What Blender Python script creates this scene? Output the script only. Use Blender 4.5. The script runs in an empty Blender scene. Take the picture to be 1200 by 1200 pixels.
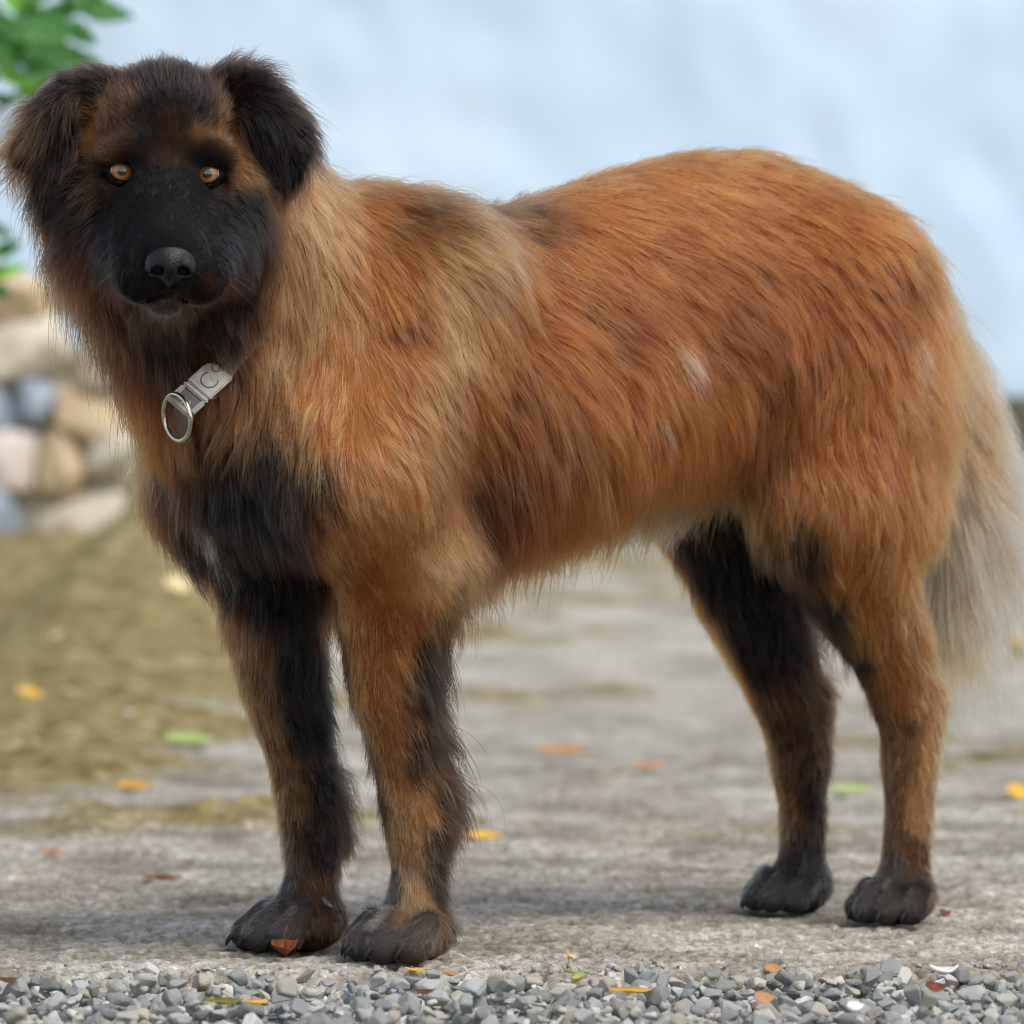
import bpy, math, os, time
import numpy as np
from mathutils import Vector
from mathutils.bvhtree import BVHTree
from mathutils.kdtree import KDTree

T0 = time.time()
rng = np.random.default_rng(7)
scene = bpy.context.scene
col = scene.collection

# ------------------------------------------------------------------ camera
F, HZ, H = 6177.0, 530.0, 0.437          # focal length in photo pixels (1200 wide), horizon row, lens height (m)
cam_d = bpy.data.cameras.new('camera')
cam = bpy.data.objects.new('camera', cam_d)
col.objects.link(cam)
cam.location = (0, 0, H)
cam.rotation_euler = (math.radians(90), 0, 0)
cam_d.sensor_width = 36.0
cam_d.lens = F / 1200.0 * 36.0
cam_d.shift_y = -(600.0 - HZ) / 1200.0
cam_d.clip_end = 2000.0
cam_d.dof.use_dof = True
cam_d.dof.focus_distance = 4.42
cam_d.dof.aperture_fstop = 7.1
scene.camera = cam

# ------------------------------------------------------------------ light: bright overcast
SUN_EL, SUN_AZ = math.radians(52), math.radians(140)      # azimuth clockwise from +Y: light from the right, camera side
world = bpy.data.worlds.new('World')
scene.world = world
world.use_nodes = True
wn = world.node_tree.nodes
wl = world.node_tree.links
bg = wn['Background']
sky = wn.new('ShaderNodeTexSky')
sky.sky_type = 'NISHITA'
sky.sun_disc = False
sky.sun_elevation = SUN_EL
sky.sun_rotation = SUN_AZ
sky.air_density = 1.0
sky.dust_density = 1.2
veil = wn.new('ShaderNodeHueSaturation')            # thin high cloud: a paler sky all over
veil.inputs['Saturation'].default_value = .6
wl.new(sky.outputs[0], veil.inputs['Color'])
wl.new(veil.outputs[0], bg.inputs[0])
bg.inputs[1].default_value = 0.125
sun_d = bpy.data.lights.new('sun', 'SUN')
sun_d.energy = 1.5
sun_d.angle = math.radians(40)
sun_d.color = (1.0, 0.95, 0.88)
sun = bpy.data.objects.new('sun', sun_d)
col.objects.link(sun)
sdir = Vector((math.sin(SUN_AZ) * math.cos(SUN_EL), math.cos(SUN_AZ) * math.cos(SUN_EL), math.sin(SUN_EL)))
sun.rotation_euler = (-sdir).to_track_quat('-Z', 'Y').to_euler()

scene.view_settings.view_transform = 'Standard'
scene.view_settings.look = 'None'
scene.view_settings.exposure = 0.85
scene.view_settings.gamma = 1.0
scene.view_settings.use_curve_mapping = False
scene.render.engine = 'CYCLES'
scene.cycles.use_denoising = True
scene.cycles.filter_width = 1.2
scene.cycles.max_bounces = 12
scene.cycles.diffuse_bounces = 4
scene.cycles.glossy_bounces = 8
scene.cycles.transmission_bounces = 10
scene.cycles.transparent_max_bounces = 16
scene.cycles.caustics_reflective = False
scene.cycles.caustics_refractive = False
scene.render.hair_type = 'STRIP'
scene.cycles_curves.shape = 'RIBBONS'
scene.cycles_curves.subdivisions = 2

# ------------------------------------------------------------------ helpers
def lin(c):
    c = np.asarray(c, float) / 255.0
    return np.where(c <= 0.04045, c / 12.92, ((c + 0.055) / 1.055) ** 2.4)

def rgba(c):
    l = lin(c)
    return (float(l[0]), float(l[1]), float(l[2]), 1.0)

def nrm(v):
    v = np.asarray(v, float)
    return v / np.maximum(np.linalg.norm(v, axis=-1, keepdims=True), 1e-9)

def ss(a, b, x):
    t = np.clip((x - a) / (b - a), 0, 1)
    return t * t * (3 - 2 * t)

class SmoothNoise:
    """cheap smooth 3-D noise from random sine waves"""
    def __init__(self, scale, seed, n=14):
        r = np.random.default_rng(seed)
        d = nrm(r.normal(size=(n, 3)))
        k = (2 * math.pi / scale) * r.uniform(0.6, 1.6, n)
        self.k = d * k[:, None]
        self.ph = r.uniform(0, 6.283, n)
        self.n = n
    def __call__(self, p):
        out = np.zeros(p.shape[:-1])
        for k, ph in zip(self.k, self.ph):
            out += np.sin(p @ k + ph)
        return out / math.sqrt(self.n / 2)

def tag(o, label=None, cat=None, group=None, kind=None):
    if label: o['label'] = label
    if cat: o['category'] = cat
    if group: o['group'] = group
    if kind: o['kind'] = kind
    return o

def mesh_from(name, V, faces, mat=None, smooth=True):
    """faces: list of tuples or an (n,3|4) int array"""
    me = bpy.data.meshes.new(name)
    V = np.asarray(V, np.float32)
    if isinstance(faces, np.ndarray):
        n, k = faces.shape
        me.vertices.add(len(V)); me.vertices.foreach_set('co', V.ravel())
        me.loops.add(n * k); me.loops.foreach_set('vertex_index', faces.astype(np.int32).ravel())
        me.polygons.add(n); me.polygons.foreach_set('loop_start', np.arange(0, n * k, k, dtype=np.int32))
        me.update(calc_edges=True)
    else:
        me.from_pydata(V.tolist(), [], faces)
    me.validate()
    if smooth:
        me.polygons.foreach_set('use_smooth', np.ones(len(me.polygons), bool))
    if mat: me.materials.append(mat)
    me.update()
    return me

def add(name, me, parent=None, loc=None):
    o = bpy.data.objects.new(name, me)
    col.objects.link(o)
    if parent is not None: o.parent = parent
    if loc is not None: o.location = loc
    return o

def at(px, py, d):
    """the point seen at photo pixel (px, py), d metres in front of the lens"""
    return np.array([(px - 600) * d / F, d, H - (py - HZ) * d / F])

def on_ground(px, py):
    return at(px, py, F * H / (py - HZ))

def tube(path, radii, seg=8, closed=False, caps=True):
    path = np.asarray(path, float); n = len(path)
    radii = np.broadcast_to(np.asarray(radii, float), (n,))
    tan = np.gradient(path, axis=0)
    if closed:
        tan = np.roll(path, -1, 0) - np.roll(path, 1, 0)
    tan = nrm(tan)
    ref = np.array([0.0, 0, 1]) if abs(tan[0][2]) < 0.9 else np.array([1.0, 0, 0])
    V, fs = [], []
    u = nrm(np.cross(tan[0], ref))
    for i in range(n):
        u = nrm(u - tan[i] * np.dot(u, tan[i])); w = np.cross(tan[i], u)
        for k in range(seg):
            a = 2 * math.pi * k / seg
            V.append(path[i] + radii[i] * (math.cos(a) * u + math.sin(a) * w))
    for i in range(n if closed else n - 1):
        j = (i + 1) % n
        for k in range(seg):
            k2 = (k + 1) % seg
            fs.append((i * seg + k, i * seg + k2, j * seg + k2, j * seg + k))
    if caps and not closed:
        fs.append(tuple(range(seg))[::-1]); fs.append(tuple(range((n - 1) * seg, n * seg)))
    return np.array(V), fs

def join(parts):
    V, fs, o = [], [], 0
    for v, f in parts:
        V.append(np.asarray(v)); fs += [tuple(i + o for i in t) for t in f]; o += len(v)
    return np.concatenate(V), fs

def axis(segs):
    out = []
    for a, b, st in segs:
        n = max(2, int(round((b - a) / st)))
        out.append(np.linspace(a, b, n, endpoint=False))
    return np.concatenate(out + [[segs[-1][1]]])

# ------------------------------------------------------------------ materials
def new_mat(name):
    m = bpy.data.materials.new(name); m.use_nodes = True
    return m, m.node_tree.nodes, m.node_tree.links, m.node_tree.nodes['Principled BSDF']

def simple(name, c, rough=0.5, metal=0.0, spec=0.5, coat=0.0):
    m, n, l, b = new_mat(name)
    b.inputs['Base Color'].default_value = rgba(c)
    b.inputs['Roughness'].default_value = rough
    b.inputs['Metallic'].default_value = metal
    b.inputs['Specular IOR Level'].default_value = spec
    b.inputs['Coat Weight'].default_value = coat
    return m

def noisy(name, c1, c2, scale, rough=0.7, bump=0.3, bscale=None, detail=5, dist=0.01, c3=None, spec=0.35):
    m, n, l, b = new_mat(name)
    tc = n.new('ShaderNodeTexCoord')
    nz = n.new('ShaderNodeTexNoise'); nz.inputs['Scale'].default_value = scale; nz.inputs['Detail'].default_value = detail
    l.new(tc.outputs['Object'], nz.inputs['Vector'])
    cr = n.new('ShaderNodeValToRGB')
    cr.color_ramp.elements[0].position = 0.35; cr.color_ramp.elements[1].position = 0.65
    cr.color_ramp.elements[0].color = rgba(c1); cr.color_ramp.elements[1].color = rgba(c2)
    if c3:
        e = cr.color_ramp.elements.new(0.5); e.color = rgba(c3)
    l.new(nz.outputs['Fac'], cr.inputs['Fac']); l.new(cr.outputs['Color'], b.inputs['Base Color'])
    nb = n.new('ShaderNodeTexNoise'); nb.inputs['Scale'].default_value = bscale or scale * 4; nb.inputs['Detail'].default_value = 6
    l.new(tc.outputs['Object'], nb.inputs['Vector'])
    bp = n.new('ShaderNodeBump'); bp.inputs['Strength'].default_value = bump; bp.inputs['Distance'].default_value = dist
    l.new(nb.outputs['Fac'], bp.inputs['Height']); l.new(bp.outputs['Normal'], b.inputs['Normal'])
    b.inputs['Roughness'].default_value = rough
    b.inputs['Specular IOR Level'].default_value = spec
    return m

# ================================================================== THE PLACE
pa, pb_, pc_ = SmoothNoise(.9, 31), SmoothNoise(.22, 32), SmoothNoise(.05, 33)
pd_, pe_ = SmoothNoise(.024, 34, 24), SmoothNoise(.45, 35)
EDGE = 4.425
def height(x, y):
    return .24 * ss(9.0, 15.5, y) + .22 * ss(6.5, 11.5, y) * ss(-.22, -.75, x) * (1 - .8 * ss(-.80, -1.08, x))
def on_terrain(px, py):
    d = 3.8
    for _ in range(900):
        q = at(px, py, d)
        if q[2] <= height(q[0], q[1]): return q
        d += .012
    return q

# ground sheet to the horizon
m_soil = noisy('soil', (96, 88, 72), (128, 118, 98), 3.0, .95, .4)
xs_ = np.array([-400, -60, -10, 10, 60, 400.0]); ys_ = np.array([-60, 3.0, 20, 60, 150, 900.0])
V = np.array([(x, y, -.06) for y in ys_ for x in xs_]); fs = [(j * 6 + i, j * 6 + i + 1, j * 6 + i + 7, j * 6 + i + 6) for j in range(5) for i in range(5)]
tag(add('ground', mesh_from('ground', V, fs, m_soil)), kind='structure')

# weathered concrete yard, mossy towards the back and the left
gx = axis([(-16, -1.5, .4), (-1.5, -.56, .03), (-.56, .62, .0030), (.62, 1.6, .03), (1.6, 16, .4)])
gy = axis([(4.405, 4.95, .0030), (4.95, 5.5, .006), (5.5, 7, .012), (7, 12, .035), (12, 15.6, .1)])
GX, GY = np.meshgrid(gx, gy)
pts = np.stack([GX, GY, np.zeros_like(GX)], -1)
z = height(GX, GY)
n6 = SmoothNoise(.0105, 36, 22)(pts)
n1, n2, n3, n4, n5 = pa(pts), pb_(pts), pc_(pts), pd_(pts), pe_(pts)
moss = ss(5.0, 6.4, GY) * ss(-.6, 1.0, .55 * n1 + .5 * n5 + .25 * n2 + 3.4 * (ss(6.3, 7.6, GY) * ss(-.22, -.62, GX)) - 1.20 + 1.15 * ss(10.4, 12.5, GY))
near = ss(9, 5.5, GY)
pit = np.minimum(n4 * .9 + n3 * .35 + .1, .35)
z = z + (.0013 * np.clip(n6, -1.3, .6) + .0004) * ss(5.6, 4.9, GY) + .0010 * n3 * near + .0050 * (pit - .12) * near + .004 * n5 * (1 - near) + .001 * n2 + moss * (.004 + .004 * n2 + .004 * n3)
edge_n = -.008 * np.abs(pb_(pts[0]))
row = np.where(np.arange(len(gy))[:, None] == 0, 1, 0)
GY = GY + edge_n[None] * ss(4.6, 4.405, GY)
z = z - .012 * ss(.012, 0.0, GY - GY[0][None])       # worn lip
nx_, ny_ = len(gx), len(gy)
V = np.stack([GX, GY, z], -1).reshape(-1, 3)
V = np.concatenate([V, np.stack([GX[0], GY[0] - .002, np.full(nx_, -.09)], -1)])
ii = np.arange(nx_ * ny_).reshape(ny_, nx_)
Qd = np.stack([ii[:-1, :-1], ii[:-1, 1:], ii[1:, 1:], ii[1:, :-1]], -1).reshape(-1, 4)
lo = np.arange(nx_) + nx_ * ny_
Qe = np.stack([lo[:-1], lo[1:], ii[0, 1:], ii[0, :-1]], -1)
m_con, n, l, b = new_mat('concrete')
tc = n.new('ShaderNodeTexCoord')
def noise_node(scale, detail=6, rough=.6):
    q = n.new('ShaderNodeTexNoise'); q.inputs['Scale'].default_value = scale; q.inputs['Detail'].default_value = detail; q.inputs['Roughness'].default_value = rough
    l.new(tc.outputs['Object'], q.inputs['Vector']); return q
def ramp(src, stops):
    q = n.new('ShaderNodeValToRGB')
    while len(q.color_ramp.elements) < len(stops): q.color_ramp.elements.new(.5)
    for e, (p, c) in zip(q.color_ramp.elements, stops): e.position = p; e.color = rgba(c)
    l.new(src, q.inputs['Fac']); return q
def mix(fac, a, b2, mode='MIX'):
    q = n.new('ShaderNodeMix'); q.data_type = 'RGBA'; q.blend_type = mode
    if isinstance(fac, float): q.inputs['Factor'].default_value = fac
    else: l.new(fac, q.inputs['Factor'])
    l.new(a, q.inputs['A']); l.new(b2, q.inputs['B']); return q.outputs['Result']
base = ramp(noise_node(7, 7, .65).outputs['Fac'], [(.30, (192, 183, 168)), (.5, (224, 218, 206)), (.68, (240, 236, 227))])
fine = ramp(noise_node(62, 6, .75).outputs['Fac'], [(.34, (70, 64, 56)), (.45, (170, 165, 156)), (.60, (236, 232, 224))])
vo = n.new('ShaderNodeTexVoronoi'); vo.inputs['Scale'].default_value = 210; l.new(tc.outputs['Object'], vo.inputs['Vector'])
agg = ramp(vo.outputs['Color'], [(.1, (110, 104, 94)), (.5, (190, 184, 174)), (.95, (232, 228, 218))])
c1 = mix(.6, base.outputs['Color'], fine.outputs['Color'])
c1 = mix(.35, c1, agg.outputs['Color'])
stn = ramp(noise_node(2.6, 5, .6).outputs['Fac'], [(.42, (0, 0, 0)), (.62, (255, 255, 255))])
dk = n.new('ShaderNodeRGB'); dk.outputs[0].default_value = rgba((226, 220, 210))
pat = ramp(noise_node(4.2, 6, .68).outputs['Fac'], [(.36, (150, 142, 130)), (.47, (214, 209, 201)), (.60, (255, 254, 251))])
c1 = mix(.75, c1, pat.outputs['Color'], 'MULTIPLY')
c1 = mix(stn.outputs['Color'], c1, mix(.6, c1, dk.outputs[0], 'MULTIPLY'))
da = n.new('ShaderNodeAttribute'); da.attribute_name = 'pit_dark'
dcol = n.new('ShaderNodeRGB'); dcol.outputs[0].default_value = rgba((162, 150, 132))
c1 = mix(da.outputs['Fac'], c1, mix(.75, c1, dcol.outputs[0], 'MULTIPLY'))
ms = ramp(noise_node(17, 8, .75).outputs['Fac'], [(.30, (72, 61, 37)), (.43, (118, 103, 60)), (.56, (155, 139, 90)), (.70, (205, 197, 168))])
ma = n.new('ShaderNodeAttribute'); ma.attribute_name = 'moss'
mn = noise_node(26, 5, .7)
mth = n.new('ShaderNodeMath'); mth.operation = 'MULTIPLY_ADD'; l.new(mn.outputs['Fac'], mth.inputs[0]); mth.inputs[1].default_value = .9; mth.inputs[2].default_value = -.45
mad = n.new('ShaderNodeMath'); mad.operation = 'ADD'; mad.use_clamp = True; l.new(ma.outputs['Fac'], mad.inputs[0]); l.new(mth.outputs[0], mad.inputs[1])
l.new(mix(mad.outputs[0], c1, ms.outputs['Color']), b.inputs['Base Color'])
bp = n.new('ShaderNodeBump'); bp.inputs['Strength'].default_value = .9; bp.inputs['Distance'].default_value = .004
l.new(fine.outputs['Color'], bp.inputs['Height']); l.new(bp.outputs['Normal'], b.inputs['Normal'])
b.inputs['Roughness'].default_value = .9; b.inputs['Specular IOR Level'].default_value = .25
me = mesh_from('concrete_yard', V, np.concatenate([Qd, Qe]), m_con)
pit_dark = ss(.05, -1.1, n4 * .8 + .6 * n6 * near) * .8 + .35 * ss(.2, -1.2, n3)  # darker tone in the low pits of the slab
dt = me.attributes.new('pit_dark', 'FLOAT', 'POINT'); dt.data.foreach_set('value', np.concatenate([np.clip(pit_dark * ss(11, 6, GY), 0, 1).ravel(), np.ones(nx_)]).astype(np.float32))
mt = me.attributes.new('moss', 'FLOAT', 'POINT'); mt.data.foreach_set('value', np.concatenate([moss.ravel(), np.zeros(nx_)]).astype(np.float32))
tag(add('concrete_yard', me), kind='structure')

# ---- gravel
m_gr, n, l, b = new_mat('gravel_stone')
oi = n.new('ShaderNodeObjectInfo'); tc = n.new('ShaderNodeTexCoord')
gr = n.new('ShaderNodeAttribute'); gr.attribute_name = 'shade'
adr = n.new('ShaderNodeMath'); adr.operation = 'ADD'; l.new(oi.outputs['Random'], adr.inputs[0]); l.new(gr.outputs['Fac'], adr.inputs[1])
frc = n.new('ShaderNodeMath'); frc.operation = 'FRACT'; l.new(adr.outputs[0], frc.inputs[0])
def stone_ramp(src):
    return ramp(src, [(0.0, (132, 133, 130)), (.2, (178, 179, 175)), (.42, (156, 158, 154)), (.62, (198, 199, 196)), (.78, (180, 172, 157)), (.89, (208, 200, 185)), (.975, (230, 229, 224))])
sr = stone_ramp(frc.outputs[0])
nz_ = ramp(noise_node(90, 6, .7).outputs['Fac'], [(.3, (150, 146, 140)), (.7, (255, 255, 255))])
l.new(mix(.8, sr.outputs['Color'], nz_.outputs['Color'], 'MULTIPLY'), b.inputs['Base Color'])
bp = n.new('ShaderNodeBump'); bp.inputs['Strength'].default_value = .5; bp.inputs['Distance'].default_value = .0015
l.new(noise_node(240, 5).outputs['Fac'], bp.inputs['Height']); l.new(bp.outputs['Normal'], b.inputs['Normal'])
b.inputs['Roughness'].default_value = .82; b.inputs['Specular IOR Level'].default_value = .3
import bmesh
def rock_verts(r, n=15, flat=.72, rough=.2, bev=0.0):
    d = nrm(r.normal(size=(n, 3)))
    p = d * r.uniform(1 - rough, 1 + rough * .4, (n, 1)) * np.array([1, r.uniform(.7, .95), flat * r.uniform(.8, 1.1)])
    bm = bmesh.new()
    for v in p: bm.verts.new(v)
    res = bmesh.ops.convex_hull(bm, input=bm.verts)
    junk = [v for v in bm.verts if not v.link_faces]
    for v in junk: bm.verts.remove(v)
    bmesh.ops.dissolve_limit(bm, angle_limit=math.radians(14), verts=bm.verts, edges=bm.edges)
    bmesh.ops.recalc_face_normals(bm, faces=bm.faces)
    if bev: bmesh.ops.bevel(bm, geom=bm.edges[:], offset=bev, segments=1, affect='EDGES', clamp_overlap=True)
    bm.verts.index_update()
    V = np.array([v.co[:] for v in bm.verts]); f = [tuple(v.index for v in q.verts) for q in bm.faces]
    bm.free(); return V, f
rr = np.random.default_rng(5)
KINDS = [rock_verts(rr, 11 + i % 5, bev=.10) for i in range(18)]
KM = [mesh_from('stone', v, f, m_gr, smooth=False) for v, f in KINDS]
from mathutils import Euler, Matrix
spots = []
for y in np.arange(3.55, EDGE + .03, .019):
    for x in np.arange(-1.5, 1.5, .020):
        spots.append((x + rr.uniform(-.007, .007), y + rr.uniform(-.007, .007), -.010 + rr.normal() * .0035, float(np.clip(.0090 * np.exp(rr.normal() * .33), .0045, .0145))))
for _ in range(2000):
    x, y = rr.uniform(-1.5, 1.5), rr.uniform(3.55, EDGE + .005)
    spots.append((x, y, .0005 + rr.normal() * .003, float(np.clip(.0088 * np.exp(rr.normal() * .38), .0035, .0145))))
lipn = lambda x: .014 * float(pb_(np.array([[x * 1.6, 2.0, .3]]))[0]) + .008 * float(pc_(np.array([[x, 1.0, .1]]))[0])
spots = [s for s in spots if s[1] < EDGE + lipn(s[0])]
for _ in range(150):                                   # a few strays on the slab lip
    x = rr.uniform(-.46, .46); spots.append((x, EDGE + lipn(x) + abs(rr.normal()) * .022, .002, float(np.clip(.0035 * np.exp(rr.normal() * .45), .0016, .008))))
def shown(s):
    px = 600 + s[0] * F / s[1]; py = HZ + (H - s[2] - s[3] * .5) * F / s[1]
    if not (-5 < px < 1205 and py < 1200): return -1
    return s[3] / s[1] + (s[2] + .012) * .12 + rr.uniform(0, .0004)
order = sorted(range(len(spots)), key=lambda i: -shown(spots[i]))
gb_ = add('gravel_bed', mesh_from('gravel_bed', [(-4, 2.6, -.024), (4, 2.6, -.024), (4, EDGE + .06, -.024), (-4, EDGE + .06, -.024)], [(0, 1, 2, 3)],
          noisy('grit', (92, 92, 90), (150, 150, 146), 120, .95, .8, 200, 5, .004)))
tag(gb_, kind='structure')
loose_v, loose_f, loose_s, o_ = [], [], [], 0
for q, i in enumerate(order):
    x, y, z0, r = spots[i]; k = rr.integers(18); e = Euler((rr.uniform(-.5, .5), rr.uniform(-.5, .5), rr.uniform(0, 6.28)))
    if q < 300:
        s = add('stone', KM[k], gb_); s.location = (x, y, z0); s.rotation_euler = e; s.scale = (r, r, r)
    else:
        M = np.array(e.to_matrix()); v = KINDS[k][0] * r @ M.T + np.array([x, y, z0])
        loose_v.append(v); loose_f += [tuple(a + o_ for a in f) for f in KINDS[k][1]]; loose_s.append(np.full(len(v), rr.random())); o_ += len(v)
me = mesh_from('loose_stones', np.concatenate(loose_v), loose_f, m_gr, smooth=False)
sh = me.attributes.new('shade', 'FLOAT', 'POINT'); sh.data.foreach_set('value', np.concatenate(loose_s).astype(np.float32))
tag(add('loose_stones', me, gb_), kind='stuff')
print('gravel', len(spots), round(time.time() - T0, 1))

# ---- whitewashed wall behind
wx = np.linspace(-16, 16, 820); wz = np.linspace(.56, 6.2, 160)
WX, WZ = np.meshgrid(wx, wz)
wp = np.stack([WX, WZ, np.zeros_like(WX)], -1)
wq = np.stack([WX * .9 + WZ * .6, WZ * .35 - WX * .5, np.zeros_like(WX)], -1)          # trowel sweeps
wy = 15.4 + .002 * SmoothNoise(.9, 41)(wp) + .0025 * SmoothNoise(.30, 42, 24)(wp) + .0025 * SmoothNoise(.26, 44, 24)(wq)
V = np.stack([WX, wy, WZ], -1).reshape(-1, 3); ii = np.arange(V.shape[0]).reshape(WX.shape)
Qw = np.stack([ii[:-1, :-1], ii[:-1, 1:], ii[1:, 1:], ii[1:, :-1]], -1).reshape(-1, 4)
Vb = [(-16, 15.45, .56), (16, 15.45, .56), (16, 15.45, 6.2), (-16, 15.45, 6.2), (-16, 15.8, .56), (16, 15.8, .56), (16, 15.8, 6.2), (-16, 15.8, 6.2)]
m_wh = noisy('whitewash', (187, 207, 224), (199, 216, 230), 1.3, .85, .12, 5, 6, .03)
wall = tag(add('white_wall', mesh_from('white_wall', Vb, [(0, 3, 2, 1), (4, 5, 6, 7), (0, 1, 5, 4), (3, 7, 6, 2), (0, 4, 7, 3), (1, 2, 6, 5)], m_wh, False)),
           'tall lumpy whitewashed wall with a dark stone footing behind the dog', 'wall')
add('plaster', mesh_from('plaster', V, Qw, m_wh), wall)
m_foot = noisy('mossy_footing', (58, 58, 44), (110, 104, 84), 2.5, .95, .7, 9, 6, .03)
fxs = np.linspace(-16, 16, 200); fz = np.linspace(-.1, .60, 7); FX, FZ = np.meshgrid(fxs, fz)
fy = 15.22 + .05 * SmoothNoise(.5, 43)(np.stack([FX, FZ, 0 * FX], -1)) + .1 * ss(.45, .6, FZ)
V = np.stack([FX, fy, FZ], -1).reshape(-1, 3); ii = np.arange(V.shape[0]).reshape(FX.shape)
Qw = np.stack([ii[:-1, :-1], ii[:-1, 1:], ii[1:, 1:], ii[1:, :-1]], -1).reshape(-1, 4)
add('footing', mesh_from('footing', V, Qw, m_foot), wall)

# ---- rough stone wall at the left
sw = tag(bpy.data.objects.new('stone_wall', None), 'low rough wall of pale, blue-grey and ochre stones at the left behind the dog', 'stone wall')
col.objects.link(sw); sw.location = (-1.72, 13.8, 0)
SM = [noisy('fieldstone', a, b2, 7, .9, .8, 14, 6, .01) for a, b2 in (((168, 158, 138), (204, 196, 178)), ((128, 138, 150), (160, 170, 180)), ((190, 176, 164), (218, 208, 198)),
      ((170, 150, 120), (196, 176, 146)), ((198, 202, 206), (222, 226, 230)), ((96, 94, 90), (130, 128, 122)))]
PICKS = {0: [3, 0, 0, 5, 0, 0], 1: [0, 0, 3, 0, 2, 0], 2: [1, 1, 3, 3, 0, 2], 3: [2, 2, 3, 0, 1, 5], 4: [1, 1, 0, 2, 2, 0], 5: [4, 1, 2, 2, 5, 0]}
core_v, core_f = [], []
bxm = mesh_from('mortar', [(x, y, z) for z in (-.05, .70) for y in (-.16, .26) for x in (-1.2, .70)], [(0, 1, 5, 4), (1, 3, 7, 5), (3, 2, 6, 7), (2, 0, 4, 6), (4, 5, 7, 6), (0, 2, 3, 1)], noisy('mortar', (168, 156, 136), (194, 182, 160), 6, .95), False)
add('mortar', bxm, sw)
rs = np.random.default_rng(17)
zr = .90
for r_ in range(6):
    hh = (.14, .17, .15, .17, .17, .17)[r_]; zr -= hh * .92
    x = -.72 + .09 * (r_ % 2); k = 0
    xx = .74
    while xx > -1.25:
        w = rs.choice([.11, .16, .22, .30]) * rs.uniform(.85, 1.15)
        xr = xx - w / 2
        # column counted from the picture's left edge (world x about -1.145)
        wx_ = xr - 1.5
        c = int(np.clip((wx_ + 1.16) / .085, 0, 5)) if wx_ > -1.17 else int(rs.integers(0, 6))
        v, f = rock_verts(rs, 26, .95, .14)
        v = np.sign(v) * np.abs(v) ** .55
        v = v * np.array([w * .56, .14, hh * .58]) + np.array([0, rs.uniform(-.03, .02), 0])
        o = add('stone', mesh_from('stone', v, f, SM[PICKS[r_][c] if wx_ > -1.17 else int(rs.integers(0, 4))], False), sw)
        bm_ = o.modifiers.new('soft', 'BEVEL'); bm_.width = .018; bm_.segments = 2
        o.location = (xr, -.12, zr + hh / 2 + rs.uniform(-.025, .025)); o.rotation_euler = (rs.uniform(-.1, .1), rs.uniform(-.3, .3), rs.uniform(-.15, .15))
        xx -= w * .96

# ---- leaves
def leaf_mesh(name, ln, wd, curl, fold, mat, wav=0., nu=9, nv=5, tip=1.6, th=.0005):
    V = []
    for i in range(nu):
        u = i / (nu - 1); w = wd * .5 * (math.sin(math.pi * min(u, .999) ** .8) ** .85) * (1 - .25 * u ** tip) + .0004
        for j in range(nv):
            v = j / (nv - 1) * 2 - 1
            V.append((u * ln - ln * .5, v * w, curl * ln * (u - .5) ** 2 * 2 + fold * abs(v) * w + wav * ln * math.sin(u * 9 + v * 2.2)))
    V = np.array(V); n_ = len(V)
    V = np.concatenate([V, V - [0, 0, th]])
    fs = []
    for i in range(nu - 1):
        for j in range(nv - 1):
            a = i * nv + j
            fs += [(a, a + nv, a + nv + 1, a + 1), (n_ + a, n_ + a + 1, n_ + a + nv + 1, n_ + a + nv)]
    ring = [j for j in range(nv)] + [i * nv + nv - 1 for i in range(1, nu)] + [(nu - 1) * nv + j for j in range(nv - 2, -1, -1)] + [i * nv for i in range(nu - 2, 0, -1)]
    for a, b2 in zip(ring, ring[1:] + ring[:1]): fs.append((a, b2, n_ + b2, n_ + a))
    return mesh_from(name, V, fs, mat)
def leaf_mat(name, c1, c2, sc=40, tr=.35):
    m, n, l, b = new_mat(name)
    tc = n.new('ShaderNodeTexCoord'); q = n.new('ShaderNodeTexNoise'); q.inputs['Scale'].default_value = sc; q.inputs['Detail'].default_value = 5
    l.new(tc.outputs['Object'], q.inputs['Vector'])
    r = n.new('ShaderNodeValToRGB'); r.color_ramp.elements[0].position = .35; r.color_ramp.elements[1].position = .65
    r.color_ramp.elements[0].color = rgba(c1); r.color_ramp.elements[1].color = rgba(c2)
    l.new(q.outputs['Fac'], r.inputs['Fac']); l.new(r.outputs['Color'], b.inputs['Base Color'])
    b.inputs['Roughness'].default_value = .5; b.inputs['Specular IOR Level'].default_value = .35
    t = n.new('ShaderNodeBsdfTranslucent'); l.new(r.outputs['Color'], t.inputs['Color'])
    mx = n.new('ShaderNodeMixShader'); mx.inputs[0].default_value = tr
    l.new(b.outputs[0], mx.inputs[1]); l.new(t.outputs[0], mx.inputs[2]); l.new(mx.outputs[0], n['Material Output'].inputs['Surface'])
    return m
LM = dict(yellow=leaf_mat('yellow_leaf', (228, 182, 48), (246, 214, 100)), cream=leaf_mat('cream_leaf', (240, 222, 160), (250, 238, 196)), green=leaf_mat('green_leaf', (168, 190, 110), (196, 208, 140)),
          ochre=leaf_mat('ochre_leaf', (214, 164, 58), (232, 190, 84)), brown=leaf_mat('brown_leaf', (128, 72, 36), (170, 104, 58)), red=leaf_mat('red_leaf', (112, 62, 44), (150, 92, 62)),
          orange=leaf_mat('orange_leaf', (190, 140, 92), (212, 168, 120)), olive=leaf_mat('olive_leaf', (120, 116, 44), (170, 160, 70)), white=simple('white_chip', (206, 204, 198), .6))
m_stem = simple('leaf_stem', (150, 110, 60), .7)
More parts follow.
